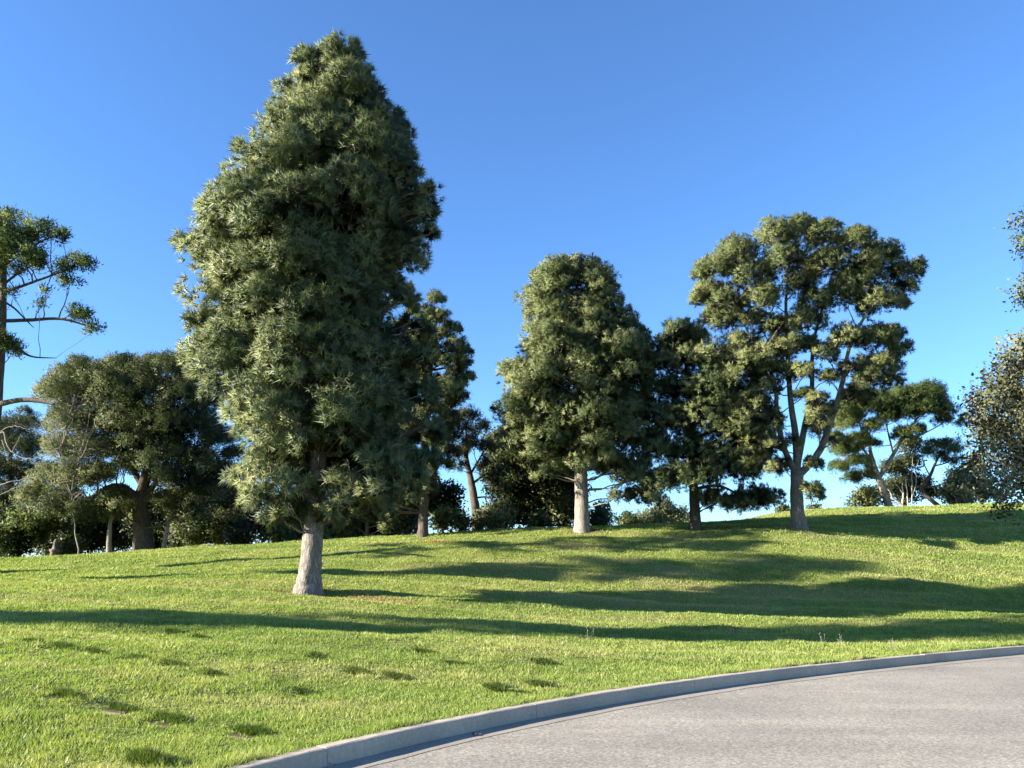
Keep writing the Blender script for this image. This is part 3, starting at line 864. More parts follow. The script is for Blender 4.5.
# ---- 4. the forked pine on the right
def forked_pine():
    rng = np.random.default_rng(4)
    D = 43; b = base_of(799, 530, D)
    root = new_tree('pine_tree', b, 'tall forked pine with wide open crown and sky gaps, on the right', 'pine tree', 'lawn pines')
    L = [(800, 232, 14), (776, 240, 17), (826, 238, 15), (858, 244, 16), (880, 260, 17), (738, 258, 18), (716, 272, 16), (752, 278, 18), (788, 262, 18), (830, 268, 20), (862, 282, 18),
         (909, 272, 12), (904, 288, 10), (710, 296, 14), (728, 304, 14), (764, 300, 16), (800, 284, 14), (842, 296, 16), (876, 304, 16), (896, 304, 9), (728, 322, 13), (712, 316, 10),
         (806, 322, 15), (778, 328, 12), (752, 322, 11), (852, 340, 17), (876, 342, 15), (902, 352, 9), (892, 336, 10), (774, 350, 14), (768, 366, 13), (714, 356, 14), (728, 366, 13),
         (742, 348, 14), (745, 378, 17), (800, 346, 12), (822, 352, 11), (884, 366, 15), (870, 384, 14), (854, 366, 11), (896, 380, 9), (786, 374, 11), (806, 372, 10),
         (724, 392, 13), (750, 402, 15), (766, 392, 13), (744, 428, 15), (760, 440, 14), (774, 424, 10), (756, 462, 11), (780, 466, 9), (820, 428, 11), (818, 412, 9), (812, 466, 8), (820, 400, 8),
         (812, 490, 8), (815, 498, 6), (790, 440, 7), (852, 398, 9), (866, 262, 12), (700, 300, 8), (702, 276, 9), (815, 302, 12), (790, 345, 9), (755, 362, 12), (830, 378, 9), (805, 398, 8), (762, 412, 11), (826, 412, 8), (736, 412, 12), (846, 282, 11), (868, 398, 8), (836, 440, 7), (776, 446, 8)]
    lobes = px_lobes(D, L, rng, 2.8, 3, 0.78, 805, 108)
    acc = Acc()
    f0 = P(797, 472, D)
    pts = [b + (0, 0, -.2), b + (0, 0, .3), b + (0, 0, 1.4), f0 + (0, 0, .1)]
    p, r_ = trunk_to(acc, pts, [.46, .40, .35, .34], rng, 14, 14, flare=0.35)
    paths = [(p[-2:], r_[-2:])]
    for q, ra, o in (([(796, 474), (784, 448), (777, 415), (774, 380), (752, 340), (735, 305)], [.2, .17, .14, .1, .07, .03], [0, -.2, -.5, -.8, -1, -1.2]),
                     ([(797, 474), (796, 440), (790, 395), (787, 340), (786, 300), (790, 260)], [.24, .2, .16, .12, .08, .03], [0, .2, .3, .3, .2, 0]),
                     ([(797, 466), (805, 425), (812, 390), (813, 345), (825, 300), (835, 265)], [.2, .17, .14, .1, .07, .03], [0, .5, .9, 1, 1.1, 1.2]),
                     ([(798, 476), (818, 454), (830, 424), (842, 385), (850, 345), (872, 305), (890, 285)], [.22, .19, .17, .13, .1, .06, .03], [0, -.3, -.6, -.9, -1, -1, -1]),
                     ([(830, 424), (838, 400), (862, 380), (880, 368)], [.12, .09, .06, .03], [-.6, -.3, 0, .2]),
                     ([(774, 385), (755, 378), (735, 372)], [.09, .06, .03], [-.8, -.5, -.2]),
                     ([(772, 315), (745, 305), (722, 306)], [.08, .06, .03], [-.5, -.3, 0]),
                     ([(796, 478), (806, 482), (813, 490)], [.05, .04, .02], [0, -.4, -.8])):
        pp, rr = smooth_poly([P(a, c, D + oo) for (a, c), oo in zip(q, o)], ra, 16)
        acc.add(tube(pp, rr, 8, .03, rng)); paths.append((pp, rr))
    add_twigs(acc, paths, lobes, rng)
    acc.build('trunk', M['bark_mid'], root)
    crown_mesh(root, lobes, 'mid', M['pine_olive'], rng)
forked_pine()

# ---- generic tree from pixel lobes and limb polylines
def tree(name, seed, D, base, label, cat, lobes_px, limbs, sty, mat, bark, depth=2.5, copies=2, flat=0.75, group=None, cx=None, halfw=None, dmul=1.0, sides=9, flare=0.25, twigs=True, bz=None, sub=True):
    rng = np.random.default_rng(seed)
    b = base_of(*base, D)
    root = new_tree(name, b, label, cat, group)
    lobes = px_lobes(D, lobes_px, rng, depth, copies, flat, cx, halfw) if lobes_px else []
    acc = Acc(); paths = []
    for k, (q, ra) in enumerate(limbs):
        ps = [P(a[0], a[1], D + (a[2] if len(a) > 2 else 0)) for a in q]
        if k == 0: ps = [b + (0, 0, -.2), b + (0, 0, .15)] + ps[1:]; ra = [ra[0] * 1.15] + list(ra)
        if lobes_px is None: ra = [q_ * .62 for q_ in ra]
        pp, rr = smooth_poly(ps, ra, 5 * len(ps))
        if lobes_px is None: pp = pp + rng.normal(0, .035, pp.shape) * np.linspace(0, 1, len(pp))[:, None]
        fl = trunk_flare(len(pp), sides, rng, flare, pp[:, 2] - pp[0, 2]) if k == 0 and flare else None
        acc.add(tube(pp, rr, sides if k == 0 else 6, .04, rng, fl)); paths.append((pp[len(pp) // 3 if k == 0 else 0:], rr[len(pp) // 3 if k == 0 else 0:]))
    if twigs and lobes: add_twigs(acc, paths, lobes, rng, sub=sub)
    acc.build('trunk', bark, root)
    if lobes: crown_mesh(root, lobes, sty, mat, rng, dmul=dmul)
    return root

# ---- 5. pine cut by the left edge, airy layered crown
tree('pine_tree', 5, 32, (-14, 575), 'open airy pine with layered tufts on long dark limbs, cut by the left edge', 'pine tree',
     [(8, 222, 15), (-12, 228, 18), (38, 224, 10), (52, 238, 11), (62, 234, 7), (22, 244, 15), (0, 250, 18), (-25, 255, 20), (42, 256, 12), (26, 262, 12), (6, 272, 14), (78, 264, 9), (88, 266, 8), (70, 284, 8),
      (60, 270, 7), (84, 316, 9), (95, 328, 8), (74, 312, 6), (4, 344, 10), (14, 352, 8), (-20, 340, 16), (-40, 300, 20), (-50, 270, 20), (-60, 330, 18), (46, 292, 4), (40, 304, 5), (-35, 380, 16), (-10, 310, 8), (12, 296, 5)],
     [([(-14, 575), (-12, 480), (-4, 400), (2, 320), (4, 270), (6, 225)], [.34, .3, .24, .17, .11, .04]),
      ([(3, 292), (22, 286, -.4), (50, 276, -.6), (84, 264, -.8)], [.09, .07, .05, .02]),
      ([(0, 321), (30, 320, .4), (62, 319, .5), (94, 328, .5)], [.09, .08, .06, .02]),
      ([(1, 300), (14, 308, .3), (26, 320, .3), (34, 328, .3)], [.05, .04, .03, .01]),
      ([(-6, 330), (14, 344, -.5), (30, 356, -.6), (56, 358, -.6)], [.07, .06, .04, .015]),
      ([(-4, 405), (20, 400, -.7), (40, 401, -1), (54, 404, -1.2)], [.13, .11, .08, .05]),
      ([(4, 265), (24, 252), (44, 240), (56, 236)], [.07, .05, .04, .02]), ([(3, 285), (20, 272, .5), (40, 262, .9)], [.06, .05, .02]),
      ([(-2, 370), (-25, 350), (-45, 330)], [.09, .06, .03]), ([(2, 300), (-20, 280), (-45, 270)], [.09, .06, .03])],
     'short', M['umbrella'], M['bark_dark'], depth=1.6, copies=2, flat=0.7, group='trees along the left skyline')

# ---- 6. large spreading tree at left
tree('spreading_pine', 6, 50, (143, 553), 'broad dark spreading tree with thick arching limb at the left of the lawn', 'tree',
     [(140, 446, 14), (152, 462, 13), (126, 466, 10), (146, 430, 14), (162, 440, 12), (66, 378, 12), (78, 366, 9), (96, 374, 12), (118, 364, 10), (112, 380, 14), (140, 374, 14), (150, 362, 9), (172, 370, 13), (184, 360, 8), (198, 376, 12), (50, 388, 8), (60, 396, 17), (86, 394, 19), (116, 398, 20), (150, 394, 20), (182, 396, 18), (206, 404, 14),
      (70, 424, 17), (98, 424, 19), (130, 424, 20), (162, 424, 19), (194, 428, 18), (218, 440, 13), (232, 456, 9), (62, 448, 14), (92, 452, 16), (122, 450, 14), (172, 454, 17), (200, 462, 16), (222, 474, 12),
      (50, 478, 16), (76, 480, 17), (98, 476, 13), (182, 484, 15), (206, 492, 15), (164, 478, 11), (36, 500, 15), (60, 506, 16), (80, 512, 12), (112, 500, 9), (120, 506, 8), (190, 512, 13)],
     [([(143, 553), (141, 520), (140, 500), (146, 475), (150, 440)], [.62, .5, .42, .3, .15]),
      ([(140, 502), (126, 490, -.6), (112, 487, -1), (95, 496, -1.4), (84, 508, -1.6)], [.34, .28, .22, .15, .06]),
      ([(141, 512), (150, 490), (170, 470), (195, 450)], [.3, .22, .15, .05]), ([(142, 485), (120, 450), (95, 420)], [.2, .14, .05]), ([(146, 470), (170, 430), (180, 400)], [.2, .12, .05]),
      ([(95, 496, -1.4), (78, 500, -1.6), (62, 504, -1.6)], [.1, .07, .03])],
     'short', M['mid_green'], M['bark_dark'], depth=4.5, copies=4, flat=0.8, group='trees along the left skyline', cx=130, halfw=105)
# ---- behind it
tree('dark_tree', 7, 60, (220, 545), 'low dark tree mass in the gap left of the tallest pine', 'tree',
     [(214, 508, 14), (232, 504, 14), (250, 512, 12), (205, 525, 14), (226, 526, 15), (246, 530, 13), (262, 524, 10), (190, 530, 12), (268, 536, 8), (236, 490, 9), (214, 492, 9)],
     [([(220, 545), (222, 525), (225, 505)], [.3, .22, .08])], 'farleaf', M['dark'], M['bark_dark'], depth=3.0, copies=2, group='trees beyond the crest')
tree('round_tree', 8, 66, (20, 560), 'mid green rounded tree at the far left below the bare branches', 'tree',
     [(8, 430, 15), (28, 426, 12), (-12, 440, 18), (14, 450, 17), (34, 446, 13), (0, 474, 18), (30, 472, 14), (-18, 470, 18), (10, 500, 18), (-10, 505, 18), (24, 412, 5)],
     [([(20, 560), (14, 520), (10, 470), (12, 440)], [.35, .28, .2, .06]), ([(12, 490), (-8, 470), (-14, 450)], [.15, .1, .04])],
     'short', M['dark'], M['bark_dark'], depth=3.0, copies=2, group='trees along the left skyline')
tree('shrub', 9, 52, (18, 560), 'large rounded shrub at the bottom of the left tree group', 'shrub',
     [(4, 520, 13), (22, 522, 14), (42, 520, 12), (10, 540, 13), (30, 538, 11), (-8, 535, 14), (2, 552, 9), (24, 552, 8), (58, 526, 8)],
     [([(18, 560), (18, 545), (20, 530)], [.12, .09, .03]), ([(18, 552), (8, 540), (2, 528)], [.08, .06, .02])],
     'farleaf', M['bush'], M['bark_dark'], depth=1.6, copies=2, group='shrubs at the lawn edge')
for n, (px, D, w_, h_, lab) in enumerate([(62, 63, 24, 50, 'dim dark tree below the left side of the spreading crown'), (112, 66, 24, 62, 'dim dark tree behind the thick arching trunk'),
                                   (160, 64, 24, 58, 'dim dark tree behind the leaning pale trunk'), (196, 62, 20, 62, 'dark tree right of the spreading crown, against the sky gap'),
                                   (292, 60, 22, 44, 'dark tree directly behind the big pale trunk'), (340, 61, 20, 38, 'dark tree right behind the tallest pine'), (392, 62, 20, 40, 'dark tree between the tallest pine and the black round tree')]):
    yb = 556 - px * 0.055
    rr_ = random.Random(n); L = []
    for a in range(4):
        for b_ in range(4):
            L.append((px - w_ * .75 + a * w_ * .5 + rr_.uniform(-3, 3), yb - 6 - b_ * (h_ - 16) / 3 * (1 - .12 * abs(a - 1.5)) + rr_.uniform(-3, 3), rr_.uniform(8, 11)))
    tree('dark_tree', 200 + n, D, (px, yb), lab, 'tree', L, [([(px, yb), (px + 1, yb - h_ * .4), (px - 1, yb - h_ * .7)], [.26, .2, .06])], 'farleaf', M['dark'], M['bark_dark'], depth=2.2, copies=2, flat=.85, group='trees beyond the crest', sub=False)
def far_wood():
    rng = np.random.default_rng(77)
    root = empty('distant_wood', (-40, 105, tps(np.array([-40.]), np.array([105.]))[0])); tag(root, 'dark far-off wood closing the view beyond the lawn crest on the left', 'wood', kind='stuff')
    lobes = []
    for i in range(230):
        x = -105 + 100 * rng.random(); y = 100 + 14 * rng.random() - x * 0.1; g_ = gz(x, y)
        hh = 5 + 2.5 * float(vnoise(np.array([x * .12]), np.array([3.]), 5)[0])
        lobes.append((np.array([x, y, g_ + hh * rng.random()]), (2.6, 2.2, 1.7)))
    crown_mesh(root, lobes, 'farleaf', M['dark'], rng, name='foliage', dmul=.6)
far_wood()

# ---- bare bleached branches reaching in
tree('bare_tree', 10, 40, (-30, 572), 'leafless tree with bleached twisting branches at the left edge', 'bare tree', None,
     [([(-30, 572), (-28, 520), (-22, 470), (-10, 440)], [.22, .19, .14, .08]),
      ([(-14, 450), (2, 432), (6, 442), (12, 452), (28, 459), (42, 456), (55, 450), (62, 444)], [.07, .06, .05, .045, .04, .035, .025, .01]),
      ([(-12, 440), (6, 428), (18, 427), (30, 430)], [.05, .04, .03, .012]), ([(2, 440), (6, 452), (8, 462)], [.04, .025, .01]),
      ([(12, 452), (18, 440), (22, 432)], [.03, .02, .008]), ([(42, 456), (46, 464), (44, 472)], [.02, .014, .006]), ([(28, 459), (36, 466), (38, 474)], [.02, .014, .006]),
      ([(62, 444), (68, 428), (72, 420), (64, 412)], [.016, .014, .01, .006]), ([(-24, 490), (-4, 486), (12, 482), (30, 478)], [.06, .05, .035, .012]), ([(-10, 500), (6, 492), (22, 484)], [.04, .03, .01]),
      ([(55, 450), (60, 458), (58, 466)], [.014, .01, .005])],
     'short', None, M['bark_bare'], flare=0.2)
# fine twigs haze on the spreading tree: a thin leafless oak crown
def twiggy(seed, D, base, label, cells, n, bark, name='bare_tree', r0=0.02, group=None):
    rng = np.random.default_rng(seed); b = base_of(*base, D)
    root = new_tree(name, b, label, 'bare tree', group)
    acc = Acc()
    for (px0, py0, px1, py1) in cells:
        a = P(px0, py0, D); e = P(px1, py1, D)
        acc.add(tube(bez(b if (px0, py0) == cells[0][:2] else a, a if (px0, py0) == cells[0][:2] else e, 7, 0, rng, .05), np.linspace(r0 * 3.5, r0 * 1.5, 7), 6))
        acc.add(tube(bez(a, e, 7, 0, rng, .08), np.linspace(r0 * 2.2, r0 * .5, 7), 5))
        for k in range(n):
            t_ = rng.random(); s = a + (e - a) * t_
            q = rng.normal(0, 1, 3); q[2] = abs(q[2]) * .6 - .1; q /= np.linalg.norm(q)
            m1 = s + q * rng.uniform(.5, 1.2)
            acc.add(tube(bez(s, m1, 5, 0, rng, .05), np.linspace(r0, r0 * .4, 5), 4))
            for j in range(3):
                q2 = q + rng.normal(0, .6, 3); m2 = m1 + q2 * rng.uniform(.2, .6)
                acc.add(tube(bez(m1 * .5 + s * .5, m2, 4, 0, rng, .03), np.linspace(r0 * .5, r0 * .2, 4), 3))
    acc.build('trunk', bark, root)
twiggy(30, 46, (78, 556), 'thin grey leafless tree in front of the broad spreading tree', [(72, 510, 60, 440), (72, 490, 90, 410), (66, 470, 40, 420), (80, 460, 105, 400), (60, 450, 75, 395)], 20, M['bark_bare'], r0=0.013)

# ---- pale thin stems under the spreading tree
tree('young_tree', 11, 49, (109, 556), 'slim upright trunk catching light left of the thick arching trunk', 'tree',
     [(112, 516, 9), (104, 508, 8), (120, 508, 8)], [([(109, 556), (109, 540), (110, 526), (111, 512)], [.16, .14, .12, .05])], 'short', M['bush'], M['bark_pale'], depth=.8, copies=2, flare=.1)
tree('young_tree', 12, 49, (163, 552), 'slim leaning pale trunk right of the thick arching trunk', 'tree',
     [(168, 508, 9), (160, 500, 8), (176, 500, 9), (172, 515, 6)], [([(163, 552), (165, 540), (168, 524), (169, 510)], [.14, .12, .11, .05])], 'short', M['bush'], M['bark_pale'], depth=.8, copies=2, flare=.1)

# ---- pine right behind the tallest one
tree('pine_tree', 13, 44, (423, 531), 'shaggy pine close behind the tallest pine on its right side', 'pine tree',
     [(412, 350, 14), (404, 375, 14), (398, 420, 14), (405, 330, 10), (415, 312, 8), (440, 430, 12), (448, 452, 10), (402, 300, 9), (408, 290, 7), (396, 345, 13), (392, 395, 14), (390, 440, 14), (464, 352, 6), (466, 378, 6), (452, 330, 8), (458, 372, 8), (455, 404, 10), (426, 480, 10), (434, 300, 8), (428, 314, 10), (442, 318, 9), (420, 334, 12), (444, 340, 12), (456, 348, 9), (430, 358, 14), (452, 366, 11), (464, 362, 6), (414, 366, 12), (424, 386, 15), (446, 392, 13), (460, 384, 7),
      (404, 400, 14), (432, 414, 15), (450, 420, 9), (410, 432, 15), (434, 444, 14), (396, 450, 14), (418, 464, 14), (400, 480, 13), (440, 466, 10), (380, 500, 12), (410, 498, 12), (385, 478, 12), (360, 505, 10),
      (428, 490, 8), (462, 396, 5)],
     [([(423, 531), (424, 500), (426, 440), (430, 380), (433, 310)], [.3, .26, .2, .12, .03])],
     'mid', M['pine_far'], M['bark_dark'], depth=2.2, copies=3, group='lawn pines', cx=425, halfw=45)
tree('slender_tree', 14, 49, (367, 538), 'slender trunk with hanging foliage seen right of the big pale trunk', 'tree',
     [(362, 500, 11), (376, 496, 11), (350, 512, 10), (386, 510, 10), (366, 516, 8), (398, 515, 9), (345, 500, 9), (352, 524, 7), (390, 524, 7)],
     [([(367, 538), (367, 520), (366, 500)], [.14, .12, .05])], 'short', M['bush'], M['bark_dark'], depth=1.5, copies=2)

# ---- leaning dark tree
tree('leaning_pine', 15, 48, (478, 531), 'small dark pine with a slightly leaning bare trunk left of the dense dark trees', 'pine tree',
     [(456, 418, 10), (470, 416, 9), (462, 432, 11), (480, 430, 9), (450, 438, 8), (472, 448, 10), (486, 446, 8), (462, 452, 8), (498, 470, 8), (484, 466, 8), (492, 482, 7), (456, 466, 6), (505, 486, 7)],
     [([(478, 531), (475, 505), (471, 480), (466, 455), (466, 430)], [.34, .26, .2, .13, .05]), ([(472, 484), (486, 474), (498, 470)], [.08, .06, .02]), ([(474, 498), (486, 497), (494, 500)], [.06, .05, .03]),
      ([(469, 468), (461, 462), (452, 452)], [.08, .06, .02]), ([(470, 475), (480, 458), (486, 446)], [.08, .06, .02])],
     'short', M['dark'], M['bark_dark'], depth=1.8, copies=2, group='dark trees behind the centre pine')
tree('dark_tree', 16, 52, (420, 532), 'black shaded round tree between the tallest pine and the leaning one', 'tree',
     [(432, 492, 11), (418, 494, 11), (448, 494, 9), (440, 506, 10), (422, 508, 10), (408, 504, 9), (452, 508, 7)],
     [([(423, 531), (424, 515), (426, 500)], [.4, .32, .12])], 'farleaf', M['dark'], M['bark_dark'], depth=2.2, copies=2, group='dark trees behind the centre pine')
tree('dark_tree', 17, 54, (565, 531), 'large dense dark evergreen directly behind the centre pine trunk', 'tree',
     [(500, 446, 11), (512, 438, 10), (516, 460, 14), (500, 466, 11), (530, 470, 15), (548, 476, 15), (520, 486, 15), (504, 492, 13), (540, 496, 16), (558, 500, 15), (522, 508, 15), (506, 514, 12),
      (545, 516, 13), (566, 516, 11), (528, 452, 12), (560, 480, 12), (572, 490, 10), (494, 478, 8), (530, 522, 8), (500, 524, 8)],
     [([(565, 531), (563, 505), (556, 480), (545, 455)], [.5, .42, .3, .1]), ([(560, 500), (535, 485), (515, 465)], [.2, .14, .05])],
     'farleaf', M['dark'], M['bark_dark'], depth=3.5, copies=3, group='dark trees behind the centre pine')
# ---- shrubs along the crest, each its own
shr = [(443, 529, 46, 9, 'bush', 'rounded pale green shrub between the tallest and the leaning pine'),
       (462, 529, 47, 7, 'bush', 'small pale shrub just left of the leaning trunk'),
       (494, 530, 47.5, 12, 'haze_bush', 'tall pale yellow-green shrub right of the leaning trunk'),
       (539, 530, 47.5, 7, 'bush', 'small light shrub at the foot of the dense dark trees'),
       (335, 539, 50, 12, 'bush', 'mid green shrub right behind the big pale trunk'),
       (398, 534, 50, 9, 'haze_bush', 'pale shrub on the crest right of the slender trunk'),
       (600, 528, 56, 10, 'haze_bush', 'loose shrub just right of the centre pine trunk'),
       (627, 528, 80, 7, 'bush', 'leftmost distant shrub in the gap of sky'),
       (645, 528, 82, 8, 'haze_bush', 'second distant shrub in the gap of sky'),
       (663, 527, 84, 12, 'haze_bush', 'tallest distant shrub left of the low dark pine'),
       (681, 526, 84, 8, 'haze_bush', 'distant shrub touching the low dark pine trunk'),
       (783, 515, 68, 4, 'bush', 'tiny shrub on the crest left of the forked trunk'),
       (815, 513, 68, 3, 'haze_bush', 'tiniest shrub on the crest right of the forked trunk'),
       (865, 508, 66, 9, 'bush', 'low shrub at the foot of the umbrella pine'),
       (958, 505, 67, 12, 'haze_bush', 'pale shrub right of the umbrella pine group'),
       (240, 546, 54, 9, 'dark', 'dark low shrub left of the big pale trunk'),
       (282, 543, 54, 10, 'bush', 'mid green low shrub touching the big trunk on its left'),
       (72, 556, 54, 6, 'bush', 'light round shrub under the spreading limb')]
for k, (px, py, D, r_, mt, lab) in enumerate(shr):
    L = [(px, py - r_ * 1.0, r_ * .75), (px - r_ * .7, py - r_ * .6, r_ * .6), (px + r_ * .7, py - r_ * .65, r_ * .6), (px + r_ * .15, py - r_ * 1.55, r_ * .5), (px, py - r_ * .3, r_ * .6)]
    tree('shrub', 100 + k, D, (px, py), lab, 'shrub', L, [([(px, py), (px, py - r_ * .6), (px + 1, py - r_ * 1.2)], [.07, .05, .02])], 'farleaf', M[mt], M['bark_dark'], depth=r_ * D / F, copies=2, flat=.9, group='shrubs at the lawn edge', flare=0)

# ---- umbrella pine and its neighbours on the right crest
tree('umbrella_pine', 20, 66, (889, 506), 'umbrella pine with leaning pale trunk and flat layered crown on the right crest', 'pine tree',
     [(860, 396, 11), (896, 406, 11), (930, 392, 10), (848, 416, 11), (862, 448, 8), (842, 446, 10), (920, 404, 12), (842, 408, 11), (856, 402, 12), (870, 410, 12), (884, 402, 11), (902, 398, 11), (918, 396, 11), (934, 400, 11), (946, 410, 9), (926, 410, 12), (906, 414, 10), (888, 418, 9), (944, 420, 7),
      (846, 424, 10), (834, 440, 8), (846, 452, 10), (858, 462, 9), (838, 468, 8), (852, 478, 7), (866, 474, 7), (872, 444, 6), (902, 434, 8), (916, 430, 7), (874, 428, 8), (858, 438, 8)],
     [([(889, 506), (884, 492), (877, 474), (872, 458), (868, 440)], [.34, .30, .25, .18, .08]), ([(879, 478), (890, 460), (902, 440), (916, 420), (930, 408)], [.2, .17, .13, .08, .03]),
      ([(873, 462), (862, 448), (852, 440), (840, 436)], [.13, .1, .07, .03]), ([(893, 452), (888, 432), (884, 412)], [.1, .07, .03]), ([(902, 438), (922, 434), (942, 424)], [.08, .06, .03]),
      ([(872, 460), (858, 456), (840, 455)], [.07, .05, .02]), ([(868, 445), (860, 425), (856, 410)], [.09, .06, .03])],
     'short', M['umbrella'], M['bark_pale'], depth=3.2, copies=4, flat=.66, group='trees on the right crest', dmul=1.0)
tree('umbrella_pine', 21, 70, (945, 505), 'smaller crooked umbrella pine right of the leaning pale one', 'pine tree',
     [(936, 446, 9), (948, 444, 9), (958, 450, 8), (928, 452, 7), (942, 456, 7), (962, 460, 5), (950, 460, 7), (966, 420, 6), (960, 424, 5)],
     [([(918, 506), (922, 490), (930, 476), (936, 462), (942, 452)], [.22, .18, .14, .1, .04]), ([(924, 488), (935, 486), (948, 483)], [.08, .06, .03]), ([(930, 476), (924, 464), (922, 456)], [.08, .05, .02]), ([(934, 466), (948, 462), (954, 454)], [.07, .05, .02])],
     'short', M['umbrella'], M['bark_dark'], depth=1.8, copies=2, flat=.55, group='trees on the right crest')
tree('dark_tree', 22, 74, (905, 506), 'dark bushy tree filling the space behind the umbrella pine trunks', 'tree',
     [(895, 470, 9), (908, 462, 9), (900, 486, 9), (914, 480, 8), (890, 490, 8), (906, 497, 8), (922, 492, 6), (878, 494, 7), (866, 498, 7), (932, 496, 6), (910, 448, 8)],
     [([(905, 506), (904, 488), (904, 470)], [.25, .2, .08])], 'farleaf', M['dark'], M['bark_dark'], depth=2, copies=2, group='trees on the right crest')
tree('bare_shrub', 23, 64, (905, 507), 'cluster of bleached upright stems under the umbrella pines', 'bare shrub', None,
     [([(899, 507), (893, 498), (888, 488)], [.14, .12, .06]), ([(902, 507), (903, 494), (902, 482)], [.16, .12, .05]), ([(908, 507), (907, 492), (905, 476)], [.10, .08, .03]),
      ([(912, 507), (912, 490), (912, 468), (913, 455)], [.09, .07, .05, .02]), ([(912, 497), (916, 484), (916, 470), (918, 460)], [.06, .05, .03, .015]), ([(903, 494), (896, 484), (890, 478)], [.06, .05, .02]),
      ([(912, 478), (906, 468), (902, 460)], [.03, .02, .01])], 'short', None, M['bark_bare'], flare=0.1)
tree('pale_tree', 24, 72, (972, 504), 'grey-green hazy tree between the crooked pine and the olive tree', 'tree',
     [(962, 480, 10), (972, 470, 9), (956, 494, 8), (970, 492, 9), (982, 486, 8), (978, 460, 6), (988, 496, 8)],
     [([(972, 504), (971, 488), (970, 470)], [.2, .15, .05])], 'farleaf', M['haze_bush'], M['bark_dark'], depth=2, copies=2, group='trees on the right crest')

# ---- near olive-like tree hanging in from the right edge
tree('olive_tree', 25, 22, (1085, 590), 'broadleaf tree with dusty olive-brown leaves hanging in at the right edge', 'tree',
     [(1022, 362, 17), (1008, 372, 13), (1030, 385, 20), (1000, 392, 13), (985, 398, 10), (1016, 398, 18), (1040, 410, 24), (996, 412, 15), (980, 420, 11), (1010, 424, 18), (1032, 436, 22), (990, 436, 13), (975, 436, 8),
      (1006, 448, 17), (1024, 458, 19), (990, 456, 12), (1010, 470, 16), (1030, 480, 19), (994, 478, 10), (1014, 488, 11), (1026, 498, 12), (985, 470, 7), (1001, 512, 4), (1002, 502, 5), (970, 404, 6), (978, 488, 6),
      (1050, 360, 24), (1060, 390, 28), (1060, 430, 28), (1060, 470, 24), (1085, 380, 30), (1090, 430, 32), (1100, 340, 30), (1070, 330, 24), (1012, 350, 8), (1120, 400, 34), (1140, 350, 34), (1150, 440, 34)],
     [([(1085, 590), (1090, 520), (1095, 440), (1100, 380)], [.30, .26, .2, .1]), ([(1094, 470), (1070, 446), (1030, 430), (990, 430)], [.14, .11, .07, .02]), ([(1096, 430), (1070, 390), (1025, 370)], [.13, .09, .03]),
      ([(1092, 490), (1070, 482), (1035, 480), (1006, 490)], [.10, .08, .05, .015])],
     'leaf', M['olive'], M['bark_dark'], depth=2.0, copies=2, flat=.9, group='trees at the right edge')
tree('tall_broadleaf_tree', 26, 25, (1110, 560), 'tall tree of which only small tufts show at the upper right edge', 'tree',
     [(1024, 222, 8), (1030, 238, 9), (1024, 250, 7), (1020, 296, 7), (1028, 300, 9), (1044, 220, 15), (1046, 250, 16), (1050, 290, 18), (1070, 200, 24), (1075, 240, 26), (1080, 280, 26), (1100, 190, 28), (1110, 240, 30), (1110, 290, 30), (1130, 330, 28)],
     [([(1110, 560), (1108, 450), (1100, 340), (1095, 250)], [.34, .28, .2, .08]), ([(1100, 320), (1060, 300), (1026, 298)], [.1, .07, .02]), ([(1097, 270), (1060, 240), (1028, 232)], [.1, .07, .02])],
     'leaf', M['bush'], M['bark_dark'], depth=2.0, copies=2, flat=.9, group='trees at the right edge')

# ---- trees out of frame to the left whose shadows cross the lawn
def side_tree(seed, x, y, h, hw, label, low=0.25, n=60, lean=0.0):
    rng = np.random.default_rng(seed)
    b = np.array([x, y, gz(x, y)])
    root = new_tree('pine_tree', b, label, 'pine tree', 'pines beyond the left edge')
    lobes = []
    for i in range(n):
        u = (i + rng.random()) / n; z = h * (low + (1 - low) * u)
        w_ = hw * math.sin(math.pi * min(1, (0.12 + 0.88 * (1 - u)) ** 0.75)) ** .6 * (0.7 + .3 * rng.random())
        ph = i * 2.4; rl = rng.uniform(.6, 1.0)
        rho = max(w_ - rl, 0) * rng.uniform(.5, 1)
        lobes.append((b + (math.cos(ph) * rho, math.sin(ph) * rho, z), (rl, rl, rl * .7)))
    acc = Acc()
    p, r_ = trunk_to(acc, [b + (0, 0, -.2), b + (0, 0, .4), b + (0, 0, h * .5), b + (0, 0, h * .97)], [.42, .36, .24, .04], rng, 20, 10, flare=.3)
    add_twigs(acc, [(p[4:], r_[4:])], lobes, rng, sub=False)
    acc.build('trunk', M['bark'], root)
    crown_mesh(root, lobes, 'short', M['pine_far'], rng, dmul=.8)
SIDE = [(40, -27, 11.0, 19, 4.1, 'pine out of frame, nearest of the side pines', .3),
        (41, -40, 7.3, 21, 3.4, 'tallest pine out of frame behind the nearest one', .3),
        (43, -30, 8.8, 20.5, 3.4, 'high crowned pine out of frame beside the nearest one', .62),
        (42, -31, 24.1, 18.5, 2.6, 'pine out of frame level with the upper lawn', .5)]
for a in SIDE: side_tree(*a)

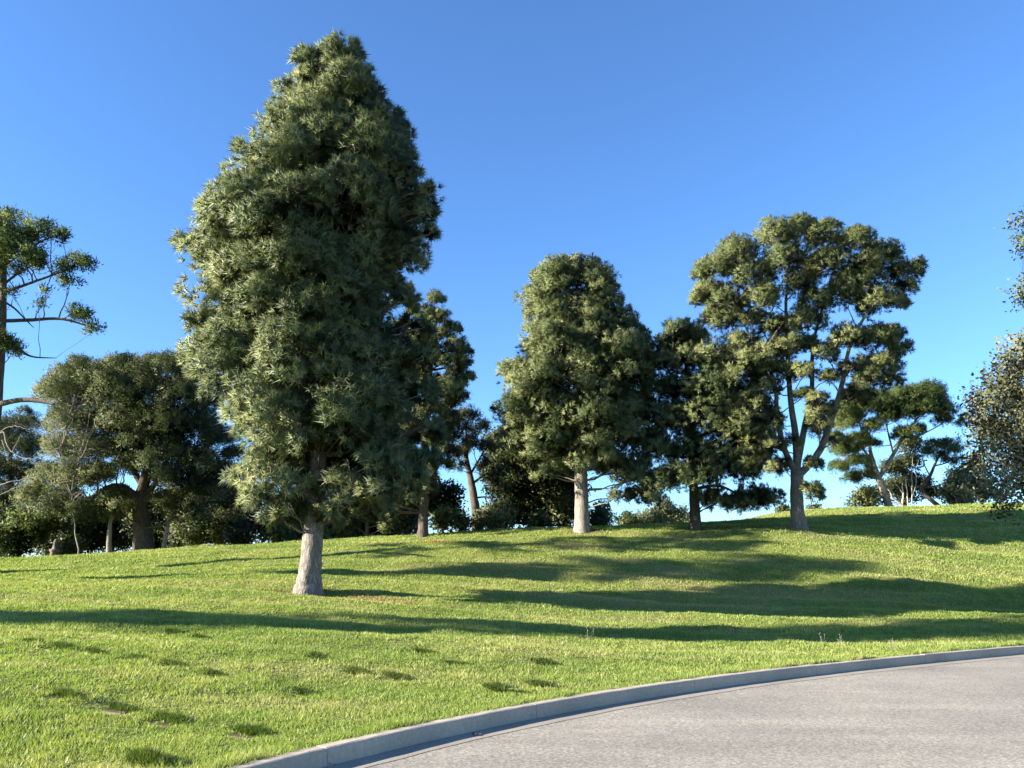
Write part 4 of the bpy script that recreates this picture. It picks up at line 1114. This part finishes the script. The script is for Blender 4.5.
# ---- small things on the lawn
def weeds():
    rng = np.random.default_rng(50)
    for k, (px, py, lab) in enumerate([(823, 645, 'tallest dry weed stalk at the edge of the long shadow'), (842, 648, 'dry weed stalk right of the tallest one near the kerb'), (893, 650, 'dry weed stalk by the kerb at the shadow end'), (588, 640, 'lone weed stalk at the lower edge of the shadow band')]):
        p = hit(px, py)
        root = empty('weed', p); tag(root, lab, 'weed', 'dry weed stalks')
        acc = Acc()
        for j in range(5):
            e = p + (rng.normal(0, .07), rng.normal(0, .07), rng.uniform(.12, .24))
            acc.add(tube(bez(p, e, 5, 0, rng, .01), [.0025, .0022, .002, .0018, .0015], 4))
            acc.add(tube([e, e + (0, 0, .015), e + (0, 0, .03)], [.002, .006, .002], 5))
        acc.build('stalk', M['bark_pale'], root)
weeds()

def litter():
    rng = np.random.default_rng(61)
    for (px, py, lab) in ((476, 735, 'small dark clump of dead leaves in the gutter at the middle of the kerb'), (329, 765, 'small dark clump of dead leaves in the gutter at the bottom edge')):
        p = onz(px, py, 0.012); V = []; Fc = []
        for k in range(9):
            c = p + (rng.normal(0, .022), rng.normal(0, .016), abs(rng.normal(0, .008)))
            a = rng.random() * 6.28; l = rng.uniform(.012, .024); u = np.array([math.cos(a), math.sin(a), rng.normal(0, .3)]); v_ = np.array([-u[1], u[0], rng.normal(0, .4)])
            i = len(V); V += [c - u * l, c - v_ * l * .4 + (0, 0, .004), c + u * l, c + v_ * l * .4 + (0, 0, .006)]; Fc += [(i, i + 1, i + 2), (i, i + 2, i + 3)]
        o = mesh_obj('dead_leaves', V, Fc, M['bark_dark']); tag(o, lab, 'leaves', 'dead leaves in the gutter')
litter()

# far monument under the left trees
p = P(54, 556, 58); z = gz(p[0], p[1])
pr = [(0.0, .45), (.12, .45), (.13, .32), (.9, .26), (1.0, .34), (1.1, .34), (1.15, .20), (1.5, .10), (1.55, .16), (1.75, .12), (1.85, .02)]
v, f = tube([(p[0], p[1], z + a * 1.0) for a, _ in pr], [r_ for _, r_ in pr], 12)
root = empty('monument', (p[0], p[1], z)); tag(root, 'small pale stone pedestal monument under the left trees', 'monument')
mesh_obj('pedestal', v, f, M['bark_mid'], root)
